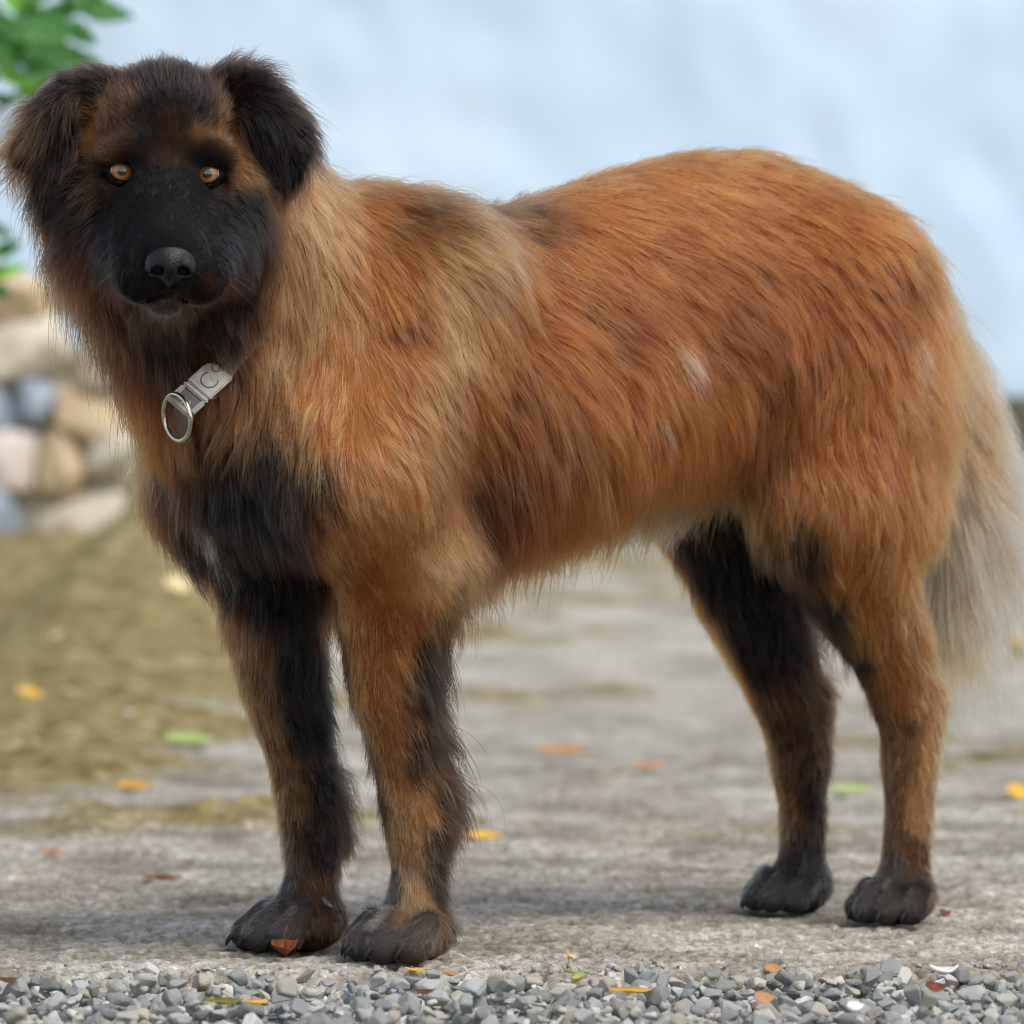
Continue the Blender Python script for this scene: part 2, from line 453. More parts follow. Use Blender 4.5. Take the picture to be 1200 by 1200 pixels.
LEAVES = [  # px, py, px length, width/length, colour, yaw, curl, label
    (83, 753, 44, .5, 'cream', .2, .3, 'pale cream fallen leaf highest up the mossy bank at the left'),
    (32, 821, 38, .55, 'yellow', .1, .3, 'soft yellow fallen leaf on the moss near the left edge'),
    (208, 695, 34, .8, 'cream', .6, .5, 'cream leaf standing on the moss just behind the dark chest'),
    (222, 873, 62, .4, 'green', -.1, .25, 'pale green fallen leaf lying where moss meets concrete'),
    (157, 926, 46, .35, 'ochre', .1, .2, 'ochre fallen leaf at the lower edge of the moss'),
    (62, 1003, 34, .4, 'orange', .2, .2, 'small orange leaf alone on the concrete at far left'),
    (566, 985, 46, .36, 'yellow', -.05, .25, 'bright yellow leaf on the concrete beside the front leg feathering'),
    (558, 967, 34, .35, 'olive', .2, .2, 'olive leaf just behind the bright yellow leaf by the front leg'),
    (1000, 931, 54, .35, 'green', 0, .2, 'yellow-green leaf on the concrete between the hind legs'),
    (1194, 937, 34, .7, 'yellow', .5, .6, 'large yellow leaf with a long brown stalk at the right edge'),
    (1196, 757, 24, .8, 'yellow', .4, .5, 'blurred yellow leaf beyond the tail at the right edge'),
    (190, 1033, 46, .16, 'brown', .05, .15, 'thin brown leaf sliver on the concrete left of the front paws'),
    (487, 1142, 26, .4, 'yellow', .3, .5, 'yellow leaf scrap at the gravel edge below the front paw'),
    (1107, 1076, 16, .6, 'red', .8, .8, 'small red-brown leaf scrap beside the hind paw'),
    (660, 886, 60, .4, 'orange', 0, .3, 'blurred tan leaf under the belly nearer the front legs'),
    (758, 903, 46, .35, 'orange', .7, .5, 'blurred orange leaf under the belly nearer the hind legs'),
    (152, 845, 20, .8, 'white', .3, .3, 'small white chip on the moss above the green leaf'),
    (262, 1190, 46, .42, 'olive', .2, .4, 'olive and brown leaf lying on the gravel at the lower left'),
    (300, 1190, 32, .45, 'yellow', 1.0, .5, 'yellow leaf tip poking out of the gravel at the lower left'),
    (497, 1178, 28, .5, 'red', .3, .7, 'crumpled red-brown leaf on the gravel below the front paw'),
    (895, 1187, 26, .7, 'orange', .4, .5, 'curled orange-red leaf on the gravel below the hind paws'),
    (1106, 1151, 34, .5, 'white', .1, .7, 'white shell chip on the gravel at the right'),
    (1002, 1196, 22, .7, 'white', .5, .5, 'white shell chip at the bottom edge of the gravel'),
    (8, 1163, 30, .4, 'red', .1, .5, 'dark red leaf scrap on the gravel at the far left'),
    (528, 1156, 22, .5, 'orange', .9, .6, 'pale orange leaf scrap standing between gravel stones'),
    (906, 1142, 22, .6, 'orange', .2, .5, 'peach leaf scrap at the edge of the gravel behind the stones'),
    (740, 1176, 56, .22, 'ochre', .35, .2, 'thin ochre leaf stalk lying on the gravel'),
    (1095, 1174, 26, .6, 'red', .5, .8, 'dull red-brown leaf scrap among the gravel at the right'),
]
for i, (px, py, sz, asp, cm, yaw, curl, lab) in enumerate(LEAVES):
    g = on_terrain(px, py) if py < 1141 else on_ground(px, py)
    ln = sz * g[1] / F
    up_ = .003 if py < 1145 else .009
    chip = cm == 'white'
    me = leaf_mesh('shell_chip' if chip else 'fallen_leaf', ln, ln * max(asp, .3) * (1.15 if not chip else 1), curl * .6, .35, LM[cm], .02, th=.0006 if not chip else .003)
    o = tag(add('shell_chip' if chip else 'fallen_leaf', me), lab, 'shell chip' if chip else 'leaf', 'white chips on the ground' if chip else 'fallen leaves on the ground')
    tilt = .16 + .5 * (asp > .55) if py > 1000 else .42 + .3 * (asp > .5)
    o.location = (g[0], g[1], g[2] + up_ + ln * asp * .25 * math.sin(tilt)); o.rotation_euler = (tilt, 0, yaw * .7)
    if lab.startswith('large yellow'):
        add('stalk', mesh_from('stalk', *tube([(-.012, 0, 0), (-.03, 0, .004), (-.045, 0, .001), (-.062, .0, -.004)], [.0014, .001, .0009, .0009], 6), m_stem), o)
# curled brown leaf before the paw
g = on_ground(335, 1127)
me = leaf_mesh('fallen_leaf', .024, .021, 1.0, .9, LM['brown'], .05)
o = tag(add('fallen_leaf', me), 'curled brown leaf with its stalk upright in front of the paw', 'leaf', 'fallen leaves on the ground')
o.location = (g[0], g[1] - .01, .008); o.rotation_euler = (.35, -.15, .3)
add('stalk', mesh_from('stalk', *tube([(0, 0, .003), (.001, 0, .010), (.000, 0, .018), (.003, 0, .026)], [.0012, .0009, .0007, .0006], 6), LM['brown']), o)
# seedling at the gravel edge
g = on_ground(672, 1158)
sd = tag(bpy.data.objects.new('seedling', None), 'tiny green and yellow seedling growing out of the gravel', 'seedling'); col.objects.link(sd); sd.location = g
add('stem', mesh_from('stem', *tube([(0, 0, 0), (.002, 0, .008), (-.003, 0, .018), (-.005, 0, .030)], [.0009, .0008, .0006, .0004], 6), LM['green']), sd)
for (x, z_, yw, c) in ((.004, .010, .4, 'green'), (-.006, .014, 2.6, 'green'), (.005, .006, -.5, 'yellow'), (-.004, .026, 2.0, 'ochre')):
    lf = add('leaf', leaf_mesh('leaf', .014, .006, .4, .3, LM[c]), sd); lf.location = (x, 0, z_); lf.rotation_euler = (.5, -.5, yw)

# ---- shrub at the upper left
m_gl = leaf_mat('shrub_leaf', (44, 100, 36), (92, 150, 72), 12, .4)
m_gl2 = leaf_mat('shrub_leaf_young', (116, 184, 50), (156, 210, 84), 12, .45)
m_bark = noisy('bark', (70, 58, 44), (112, 96, 74), 30, .9, .5)
SX, SY = -1.36, 8.6
shrub = tag(bpy.data.objects.new('leafy_shrub', None), 'green broad-leaved shrub reaching in at the upper left above the ear', 'shrub'); col.objects.link(shrub); shrub.location = (SX, SY, .03)
S0 = np.array([SX, SY, .03])
def branch(p, r):
    p = [np.asarray(q) - S0 for q in p]
    t = np.linspace(0, 1, 14); pp = np.array(p)
    idx = np.linspace(0, 1, len(pp))
    c = np.stack([np.interp(t, idx, pp[:, k]) for k in range(3)], 1)
    add('branch', mesh_from('branch', *tube(c, np.linspace(r, r * .4, 14), 7), m_bark), shrub); return c + S0
tops = [at(60, 8, 8.6), at(90, 60, 8.5), at(20, 110, 8.6), at(5, 310, 8.4), np.array([-1.45, 8.6, 1.5]), np.array([-1.75, 8.8, 1.3]), np.array([-1.15, 8.9, 1.45]), np.array([-1.7, 8.4, .8])]
brs = []
for i, t_ in enumerate(tops):
    mid = S0 + (t_ - S0) * .55 + np.array([-.06, .03, .10])
    brs.append(branch([S0, S0 + np.array([.01 * i - .03, 0, .25]), mid, t_], .012))
LMS = [leaf_mesh('leaf', 1, w, .18, .22, m) for w in (.46, .56) for m in (m_gl, m_gl2)]
def put_leaf(p, d, nrm_, ln, k):
    o = add('leaf', LMS[k], shrub)
    x = nrm(d); z_ = nrm(nrm_ - x * (nrm_ @ x)); y = np.cross(z_, x)
    M = Matrix(np.array([x, y, z_]).T.tolist())
    o.rotation_euler = M.to_euler(); o.location = p - S0; o.scale = (ln, ln, ln)
VIS = [(30, 8, 60, 20, 1), (75, 14, 60, -15, 0), (122, 14, 72, 12, 0), (15, 36, 70, 25, 0), (58, 40, 74, -8, 2), (30, 62, 90, 5, 0), (72, 72, 96, 4, 2), (20, 92, 56, 18, 1), (38, 104, 44, -30, 3), (95, 40, 46, 35, 2),
       (4, 70, 50, 40, 2), (10, 292, 40, -20, 2), (8, 318, 48, -12, 1), (-6, 340, 44, 20, 2), (2, 272, 36, 30, 0), (-20, 300, 50, 0, 1), (50, -10, 70, -20, 0), (110, -14, 70, -40, 2), (8, 118, 40, 10, 0), (-12, 20, 70, 30, 2),
       (88, 2, 54, 50, 0), (45, 22, 60, 10, 0), (5, 50, 60, -15, 0), (52, 84, 62, 20, 0)]
rl = np.random.default_rng(9)
for px, py, sz, ang, k in VIS:
    d_ = 8.5 + rl.uniform(-.12, .12); a = math.radians(ang)
    put_leaf(at(px, py, d_), np.array([math.cos(a), rl.uniform(-.3, .3), -math.sin(a)]), np.array([rl.uniform(-.3, .3), -.9, .35]), sz * d_ / F * 1.02, k)
for _ in range(150):
    b_c = brs[rl.integers(len(brs))]; q = b_c[rl.integers(4, 14)]
    p = q + rl.normal(size=3) * .09
    pxx = 600 + p[0] * F / p[1]
    if pxx > -20: continue
    put_leaf(p, nrm(rl.normal(size=3)), nrm(np.array([rl.normal() * .5, -.5 + rl.normal() * .4, .8])), rl.uniform(.09, .15), int(rl.integers(4)))
print('place', round(time.time() - T0, 1))
# ================================================================== THE DOG
# the dog's own frame: mid plane through the middles of its front and hind feet
g_fl, g_fr = on_ground(469, 1130), on_ground(337, 1117)
g_hl, g_hr = on_ground(1048, 1087), on_ground(923, 1073)
fm, hm = (g_fl + g_fr) / 2, (g_hl + g_hr) / 2
U = nrm(fm - hm)                                    # forward
LV = np.array([-U[1], U[0], 0.0])                   # the dog's left (towards the lens)
if LV[1] > 0: LV = -LV
UP = np.array([0.0, 0, 1])
OC = (fm + hm) / 2; OC[2] = 0
CAM = np.array([0, 0, H])

def P(px, py, L=0.0):
    """point of the plane L metres to the dog's left of its mid plane that shows at (px, py)"""
    r = np.array([(px - 600) / F, 1.0, -(py - HZ) / F])
    t = (L + (OC - CAM) @ LV) / (r @ LV)
    return CAM + r * t

# head frame (the head is turned to the lens)
EYE = at(193, 203, 4.30)
HF = nrm([0.06, -0.94, -0.30])
HX = np.array([math.cos(0.03), 0.05, -math.sin(0.03)]); HX = nrm(HX - HF * (HX @ HF))
HU = np.cross(HF, HX)
def Hd(x, y, z): return EYE + HX * x + HF * y + HU * z
def Hpx(px, py, y=0.0):
    r = np.array([(px - 600) / F, 1.0, -(py - HZ) / F])
    t = ((EYE - CAM) @ HF + y) / (r @ HF)
    return CAM + r * t

class Field:
    def __init__(self, ax):
        self.ax = [np.asarray(a, np.float32) for a in ax]
        self.F = np.full([len(a) for a in ax], 0.5, np.float32)
    def box(self, lo, hi):
        sl = []
        for a, l, h in zip(self.ax, lo, hi):
            i0, i1 = np.searchsorted(a, l), np.searchsorted(a, h)
            if i1 <= i0: return None
            sl.append(slice(i0, i1))
        return tuple(sl)
    def grid(self, sl):
        x, y, z = [a[s] for a, s in zip(self.ax, sl)]
        return x[:, None, None], y[None, :, None], z[None, None, :]
    def smin(self, sl, d, k):
        a = self.F[sl]
        h = np.clip(0.5 + 0.5 * (a - d) / k, 0, 1)
        self.F[sl] = a + (d - a) * h - k * h * (1 - h)
    def carve(self, sl, d, k):
        a = self.F[sl]; d = -d
        h = np.clip(0.5 - 0.5 * (a - d) / k, 0, 1)
        self.F[sl] = a + (d - a) * h + k * h * (1 - h)
    def cone(self, p0, p1, r0, r1, k=0.02, carve=False):
        p0, p1 = np.asarray(p0), np.asarray(p1)
        m = max(r0, r1) + k + 0.012
        sl = self.box(np.minimum(p0, p1) - m, np.maximum(p0, p1) + m)
        if sl is None: return
        X, Y, Z = self.grid(sl)
        d = p1 - p0; dd = max(float(d @ d), 1e-9)
        h = np.clip(((X - p0[0]) * d[0] + (Y - p0[1]) * d[1] + (Z - p0[2]) * d[2]) / dd, 0, 1)
        q = np.sqrt((X - p0[0] - h * d[0]) ** 2 + (Y - p0[1] - h * d[1]) ** 2 + (Z - p0[2] - h * d[2]) ** 2) - (r0 + (r1 - r0) * h)
        (self.carve if carve else self.smin)(sl, q.astype(np.float32), k)
    def chain(self, pts, rs, k=0.02, carve=False):
        pts = np.asarray(pts); m = max(rs) + k + 0.012
        sl = self.box(pts.min(0) - m, pts.max(0) + m)
        X, Y, Z = self.grid(sl); best = None
        for p0, p1, r0, r1 in zip(pts[:-1], pts[1:], rs[:-1], rs[1:]):
            d = p1 - p0; dd = max(float(d @ d), 1e-9)
            h = np.clip(((X - p0[0]) * d[0] + (Y - p0[1]) * d[1] + (Z - p0[2]) * d[2]) / dd, 0, 1)
            q = np.sqrt((X - p0[0] - h * d[0]) ** 2 + (Y - p0[1] - h * d[1]) ** 2 + (Z - p0[2] - h * d[2]) ** 2) - (r0 + (r1 - r0) * h)
            best = q if best is None else np.minimum(best, q)
        (self.carve if carve else self.smin)(sl, best.astype(np.float32), k)
    def ell(self, c, R, r, k=0.02, carve=False):
        """R: three axis vectors, r: three radii"""
        c = np.asarray(c); R = np.array([nrm(v) for v in R]); r = np.asarray(r, float)
        ext = np.sqrt(((R * r[:, None]) ** 2).sum(0)) + k + 0.012
        sl = self.box(c - ext, c + ext)
        if sl is None: return
        X, Y, Z = self.grid(sl)
        k0 = 0; k1 = 0
        for v, q in zip(R, r):
            l = (X - c[0]) * v[0] + (Y - c[1]) * v[1] + (Z - c[2]) * v[2]
            k0 = k0 + (l / q) ** 2; k1 = k1 + (l / (q * q)) ** 2
        k0 = np.sqrt(k0); d = k0 * (k0 - 1) / np.maximum(np.sqrt(k1), 1e-6)
        (self.carve if carve else self.smin)(sl, d.astype(np.float32), k)

def surface_nets(Fd, ax):
    ins = Fd < 0
    dims = np.array(Fd.shape) - 1
    ids, pos, signs = [], [], []
    for a in range(3):
        b, c = (a + 1) % 3, (a + 2) % 3
        s0 = [slice(None)] * 3; s1 = [slice(None)] * 3
        s0[a] = slice(0, -1); s1[a] = slice(1, None)
        cr = np.argwhere(ins[tuple(s0)] != ins[tuple(s1)])
        ok = (cr[:, b] > 0) & (cr[:, b] < dims[b]) & (cr[:, c] > 0) & (cr[:, c] < dims[c])
        cr = cr[ok]
        nx = cr.copy(); nx[:, a] += 1
        f0 = Fd[tuple(cr.T)]; f1 = Fd[tuple(nx.T)]
        t = f0 / (f0 - f1)
        p = np.stack([ax[i][cr[:, i]] for i in range(3)], 1).astype(np.float64)
        p[:, a] = ax[a][cr[:, a]] * (1 - t) + ax[a][nx[:, a]] * t
        for db, dc in ((-1, -1), (0, -1), (0, 0), (-1, 0)):
            ce = cr.copy(); ce[:, b] += db; ce[:, c] += dc
            ids.append(ce[:, 0] * (dims[1] * dims[2]) + ce[:, 1] * dims[2] + ce[:, 2])
            pos.append(p)
        signs.append(f0 < 0)
    allid = np.concatenate(ids)
    uq, inv = np.unique(allid, return_inverse=True)
    allp = np.concatenate(pos)
    cnt = np.bincount(inv)
    V = np.stack([np.bincount(inv, weights=allp[:, i]) / cnt for i in range(3)], 1)
    quads = []; o = 0
    for a in range(3):
        n = len(ids[a * 4])
        q = np.stack([inv[o + i * n:o + (i + 1) * n] for i in range(4)], 1)
        o += 4 * n
        q[~signs[a]] = q[~signs[a]][:, ::-1]
        quads.append(q)
    return V, np.concatenate(quads)

def relax(V, Q, it=2, lam=0.5):
    e = np.concatenate([Q[:, [0, 1]], Q[:, [1, 2]], Q[:, [2, 3]], Q[:, [3, 0]]])
    e = np.concatenate([e, e[:, ::-1]])
    cnt = np.maximum(np.bincount(e[:, 0], minlength=len(V)), 1)
    for i in range(it * 2):
        av = np.stack([np.bincount(e[:, 0], weights=V[e[:, 1], k], minlength=len(V)) for k in range(3)], 1) / cnt[:, None]
        V = V + (av - V) * (lam if i % 2 == 0 else -lam * 0.95)
    return V

BS = 0.0062
fld = Field([axis([(-0.46, -0.41, BS), (-0.41, -0.17, 0.0030), (-0.17, -0.03, 0.0036), (-0.03, 0.20, BS), (0.20, 0.41, 0.0040), (0.41, 0.50, BS)]),
             axis([(4.08, 4.13, BS), (4.13, 4.44, 0.0032), (4.44, 4.66, 0.0036), (4.66, 4.78, BS), (4.78, 5.02, 0.0040), (5.02, 5.25, BS)]),
             axis([(-0.03, 0.11, 0.0034), (0.11, 0.53, BS), (0.53, 0.78, 0.0030)])])

# --- trunk: a lofted barrel along the body
st = np.array([  # px, top, bottom (skin rows on the mid plane), half width
    (1062, 350, 440, .042), (1036, 310, 505, .072), (1000, 262, 545, .098), (955, 210, 565, .116), (880, 178, 570, .122),
    (800, 180, 575, .123), (700, 207, 600, .136), (600, 244, 632, .148), (520, 254, 655, .150), (420, 248, 655, .140),
    (350, 290, 640, .126), (298, 350, 630, .104), (262, 425, 600, .074), (248, 470, 575, .045)])
pt = np.array([P(a, b) for a, b, c, w in st]); pb = np.array([P(a, c) for a, b, c, w in st])
ts = ((pt + pb) / 2 - OC) @ U; tc_ = (pt[:, 2] + pb[:, 2]) / 2; th = (pt[:, 2] - pb[:, 2]) / 2; tw = st[:, 3]
def trunk(f):
    sl = (slice(None),) * 3
    X, Y, Z = f.grid(sl)
    s = (X - OC[0]) * U[0] + (Y - OC[1]) * U[1]
    l = (X - OC[0]) * LV[0] + (Y - OC[1]) * LV[1]
    so = np.linspace(ts.min(), ts.max(), 200)
    def sm(v):
        q = np.interp(so, ts, v); ker = np.hanning(21); ker /= ker.sum()
        return np.convolve(np.pad(q, 10, mode='edge'), ker, 'valid')
    c = np.interp(s, so, sm(tc_)); h = np.interp(s, so, sm(th)); w = np.interp(s, so, sm(tw))
    over = np.maximum(np.maximum(s - ts.max(), ts.min() - s), 0)
    zz = (Z - c) / h
    w2 = w * (1 - 0.16 * zz)                       # a little pear shaped: wider above
    k0 = np.sqrt((l / w2) ** 2 + zz ** 2)
    d = (k0 - 1) * np.minimum(w, h) * 0.9
    d = np.where(over > 0, np.sqrt(np.maximum(d, 0) ** 2 + over ** 2), d)
    f.smin(sl, d.astype(np.float32), 0.001)
ts_o = np.argsort(ts); ts, tc_, th, tw = ts[ts_o], tc_[ts_o], th[ts_o], tw[ts_o]
trunk(fld)
for sd in (1, -1):       # shoulder blades, upper arms, thighs on both sides
    def Q(px, py, L):    # authored on the dog's left, mirrored to the right
        p = P(px, py, abs(L))
        return p if sd > 0 else p - 2 * ((p - OC) @ LV) * LV
    fld.cone(Q(520, 330, .085), Q(420, 560, .10), .060, .062, .05)
    fld.cone(Q(420, 560, .10), Q(478, 662, .09), .060, .050, .04)
    fld.cone(Q(990, 340, .072), Q(985, 560, .085), .080, .075, .05)
    fld.cone(Q(1032, 420, .066), Q(1040, 600, .072), .046, .050, .05)
# front left leg
fld.chain([P(474, 655, .085), P(458, 720, .075), P(460, 800, .072), P(478, 890, .070), P(491, 960, .070), P(492, 1020, .070), P(484, 1075, .070)],
          [.052, .043, .034, .0265, .0285, .0225, .023], .03)
# front right leg
fld.chain([P(340, 640, -.085), P(319, 720, -.075), P(331, 800, -.072), P(352, 890, -.070), P(365, 960, -.070), P(366, 1015, -.070), P(358, 1065, -.070)],
          [.052, .043, .035, .0265, .0285, .0225, .023], .03)
# hind left leg
fld.chain([P(975, 600, .088), P(1010, 680, .080), P(1048, 770, .072), P(1066, 850, .070), P(1066, 950, .070), P(1060, 1020, .070), P(1056, 1050, .070)],
          [.068, .048, .035, .026, .0215, .021, .021], .03)
fld.cone(P(1083, 818, .068), P(1068, 890, .07), .020, .016, .02)     # hock
fld.cone(P(948, 815, -.072), P(942, 890, -.07), .020, .016, .02)
# hind right leg
fld.chain([P(858, 590, -.085), P(872, 680, -.078), P(905, 770, -.072), P(930, 850, -.070), P(940, 940, -.070), P(940, 1010, -.070), P(936, 1035, -.070)],
          [.068, .050, .036, .026, .0215, .021, .021], .03)
# tail hanging behind the thighs
TAIL = [P(1044, 335, 0), P(1072, 385, -.01), P(1100, 460, -.02), P(1120, 560, -.03), P(1124, 650, -.035), P(1117, 730, -.035)]
fld.chain(TAIL, [.036, .033, .034, .034, .030, .018], .025)
# neck
fld.chain([P(440, 385, 0), P(335, 350, .0), Hd(0.01, -.115, -.03)], [.115, .100, .078], .05)
fld.chain([P(340, 500, 0), P(272, 450, 0), Hd(0.0, -.09, -.105)], [.098, .074, .062], .045)

# paws
PAWS = [(g_fl, U + 0.10 * LV, 0.97), (g_fr, U - 0.22 * LV, 0.97), (g_hl, U + 0.25 * LV, 0.84), (g_hr, U, 0.84)]
CLAWS = []
fld.ell(P(401, 985, -.07), (U, LV, UP), (.010, .008, .013), .006)     # carpal pad
for g, fw, sc in PAWS:
    f = nrm([fw[0], fw[1], 0]); s = np.array([-f[1], f[0], 0]); base = np.array([g[0], g[1], 0.0])
    fld.ell(base + f * -.018 * sc + UP * .027, (f, s, UP), (.038 * sc, .032 * sc, .027), .015)
    fld.ell(base + f * -.012 * sc + UP * .032, (f, s, UP), (.022 * sc, .026 * sc, .014), .010)
    for q, (o, fo) in enumerate(((-.0345, .006), (-.0128, .022), (.0128, .022), (.0345, .006))):
        c = base + f * fo * sc + s * o * sc
        fld.cone(c + UP * .036 - f * .006, c + UP * .0175 + f * .011, .0115 * sc, .0158 * sc, .001)
        CLAWS.append((c + UP * .019 + f * .024 * sc, f, sc))
fld.F = np.maximum(fld.F, 0.001 - fld.ax[2][None, None, :].astype(np.float32))   # flat on the ground

# head
fld.ell(Hpx(193, 160, -.075), (HX, HF, HU), (.061, .085, .058), .02)
fld.ell(Hpx(193, 128, -.045), (HX, HF, HU), (.045, .045, .035), .02)
for sx, bx in ((-1, 150), (1, 237)):
    fld.ell(Hpx(bx, 176, -.016), (HX, HF, HU), (.024, .016, .014), .014)
    fld.ell(Hpx(193 + sx * 66, 250, -.055), (HX, HF, HU), (.042, .055, .052), .025)
    fld.ell(Hpx(193 + sx * 52, 228, -.020), (HX, HF, HU), (.022, .022, .018), .015)
fld.chain([Hpx(193, 240, -.012), Hpx(197, 285, .045), Hpx(200, 303, .088)], [.046, .040, .031], .015)
fld.cone(Hpx(194, 205, -.012), Hpx(200, 283, .085), .024, .021, .012)
fld.cone(Hpx(163, 296, .010), Hpx(172, 320, .070), .036, .026, .014)
fld.cone(Hpx(236, 297, .010), Hpx(231, 321, .070), .036, .026, .014)
fld.cone(Hpx(197, 330, -.02), Hpx(193, 347, .066), .034, .016, .004)
# mouth line under the lips
mp = [Hpx(150, 338, .060), Hpx(172, 349, .082), Hpx(194, 342, .1), Hpx(216, 348, .084), Hpx(244, 340, .062)]
fld.chain(mp, [.0042] * 5, .002, carve=True)
fld.cone(Hpx(199, 326, .118), Hpx(196, 341, .105), .0022, .0022, .003, carve=True)
# eye sockets
EYES = [Hpx(143, 201, -.010), Hpx(243, 204, -.010)]
for e in EYES:
    fld.ell(e + HF * .006, (HX, HF, HU), (.0165, .014, .0125), .006, carve=True)
for sx, pts_ in ((-1, ((161, 169), (142, 171), (120, 181))), (1, ((224, 172), (244, 174), (267, 184)))):      # brows over the eyes
    fld.chain([Hpx(*pts_[0], -.002), Hpx(*pts_[1], -.001), Hpx(*pts_[2], -.012)], [.0085, .009, .0075], .014)
# ears: thick folded flaps
fld.chain([Hpx(122, 108, -.075), Hpx(88, 112, -.062), Hpx(58, 140, -.055)], [.020, .019, .017], .012)
fld.ell(Hpx(72, 158, -.055), (nrm(HX * .8 - HU * .6), HF, nrm(HU * .8 + HX * .6)), (.030, .010, .038), .012)
fld.ell(Hpx(63, 204, -.046), (nrm(HX - HU * .1), HF, HU), (.019, .009, .041), .010)
fld.ell(Hpx(44, 168, -.052), (nrm(HX * .7 - HU * .7), HF, nrm(HU * .7 + HX * .7)), (.016, .009, .030), .010)
fld.chain([Hpx(270, 104, -.075), Hpx(300, 108, -.062), Hpx(326, 134, -.056)], [.020, .019, .017], .012)
fld.ell(Hpx(318, 150, -.056), (nrm(HX * .8 + HU * .6), HF, nrm(HU * .8 - HX * .6)), (.026, .010, .038), .012)
fld.ell(Hpx(331, 182, -.048), (nrm(HX + HU * .1), HF, HU), (.020, .009, .031), .010)
fld.ell(Hpx(340, 155, -.052), (nrm(HX * .7 + HU * .7), HF, nrm(HU * .7 - HX * .7)), (.016, .009, .024), .010)

BV, BQ = surface_nets(fld.F, fld.ax)
BV = relax(BV, BQ, 2)
print('body', len(BV), len(BQ), round(time.time() - T0, 1))
BT = np.concatenate([BQ[:, [0, 1, 2]], BQ[:, [0, 2, 3]]])
fn = np.cross(BV[BT[:, 1]] - BV[BT[:, 0]], BV[BT[:, 2]] - BV[BT[:, 0]])
BA = np.linalg.norm(fn, axis=1) / 2
BN = np.stack([np.bincount(BT.ravel(), weights=np.repeat(fn[:, k], 3), minlength=len(BV)) for k in range(3)], 1)
BN = nrm(BN)
bvh = BVHTree.FromPolygons(BV.tolist(), BT.tolist())
# ------------------------------------------------------------------ coat: colour, direction and length by region
PAL = {k: lin(v) for k, v in dict(K=(14, 12, 13), S=(50, 48, 52), D=(50, 32, 21), B=(96, 54, 28), R=(140, 69, 28), O=(181, 99, 42),  # S: grey hairs, lightened to paint a sheen on the muzzle
       T=(208, 147, 87), C=(234, 198, 150), W=(255, 242, 216), G=(204, 182, 158), M=(142, 96, 55), P=(112, 106, 102)).items()}
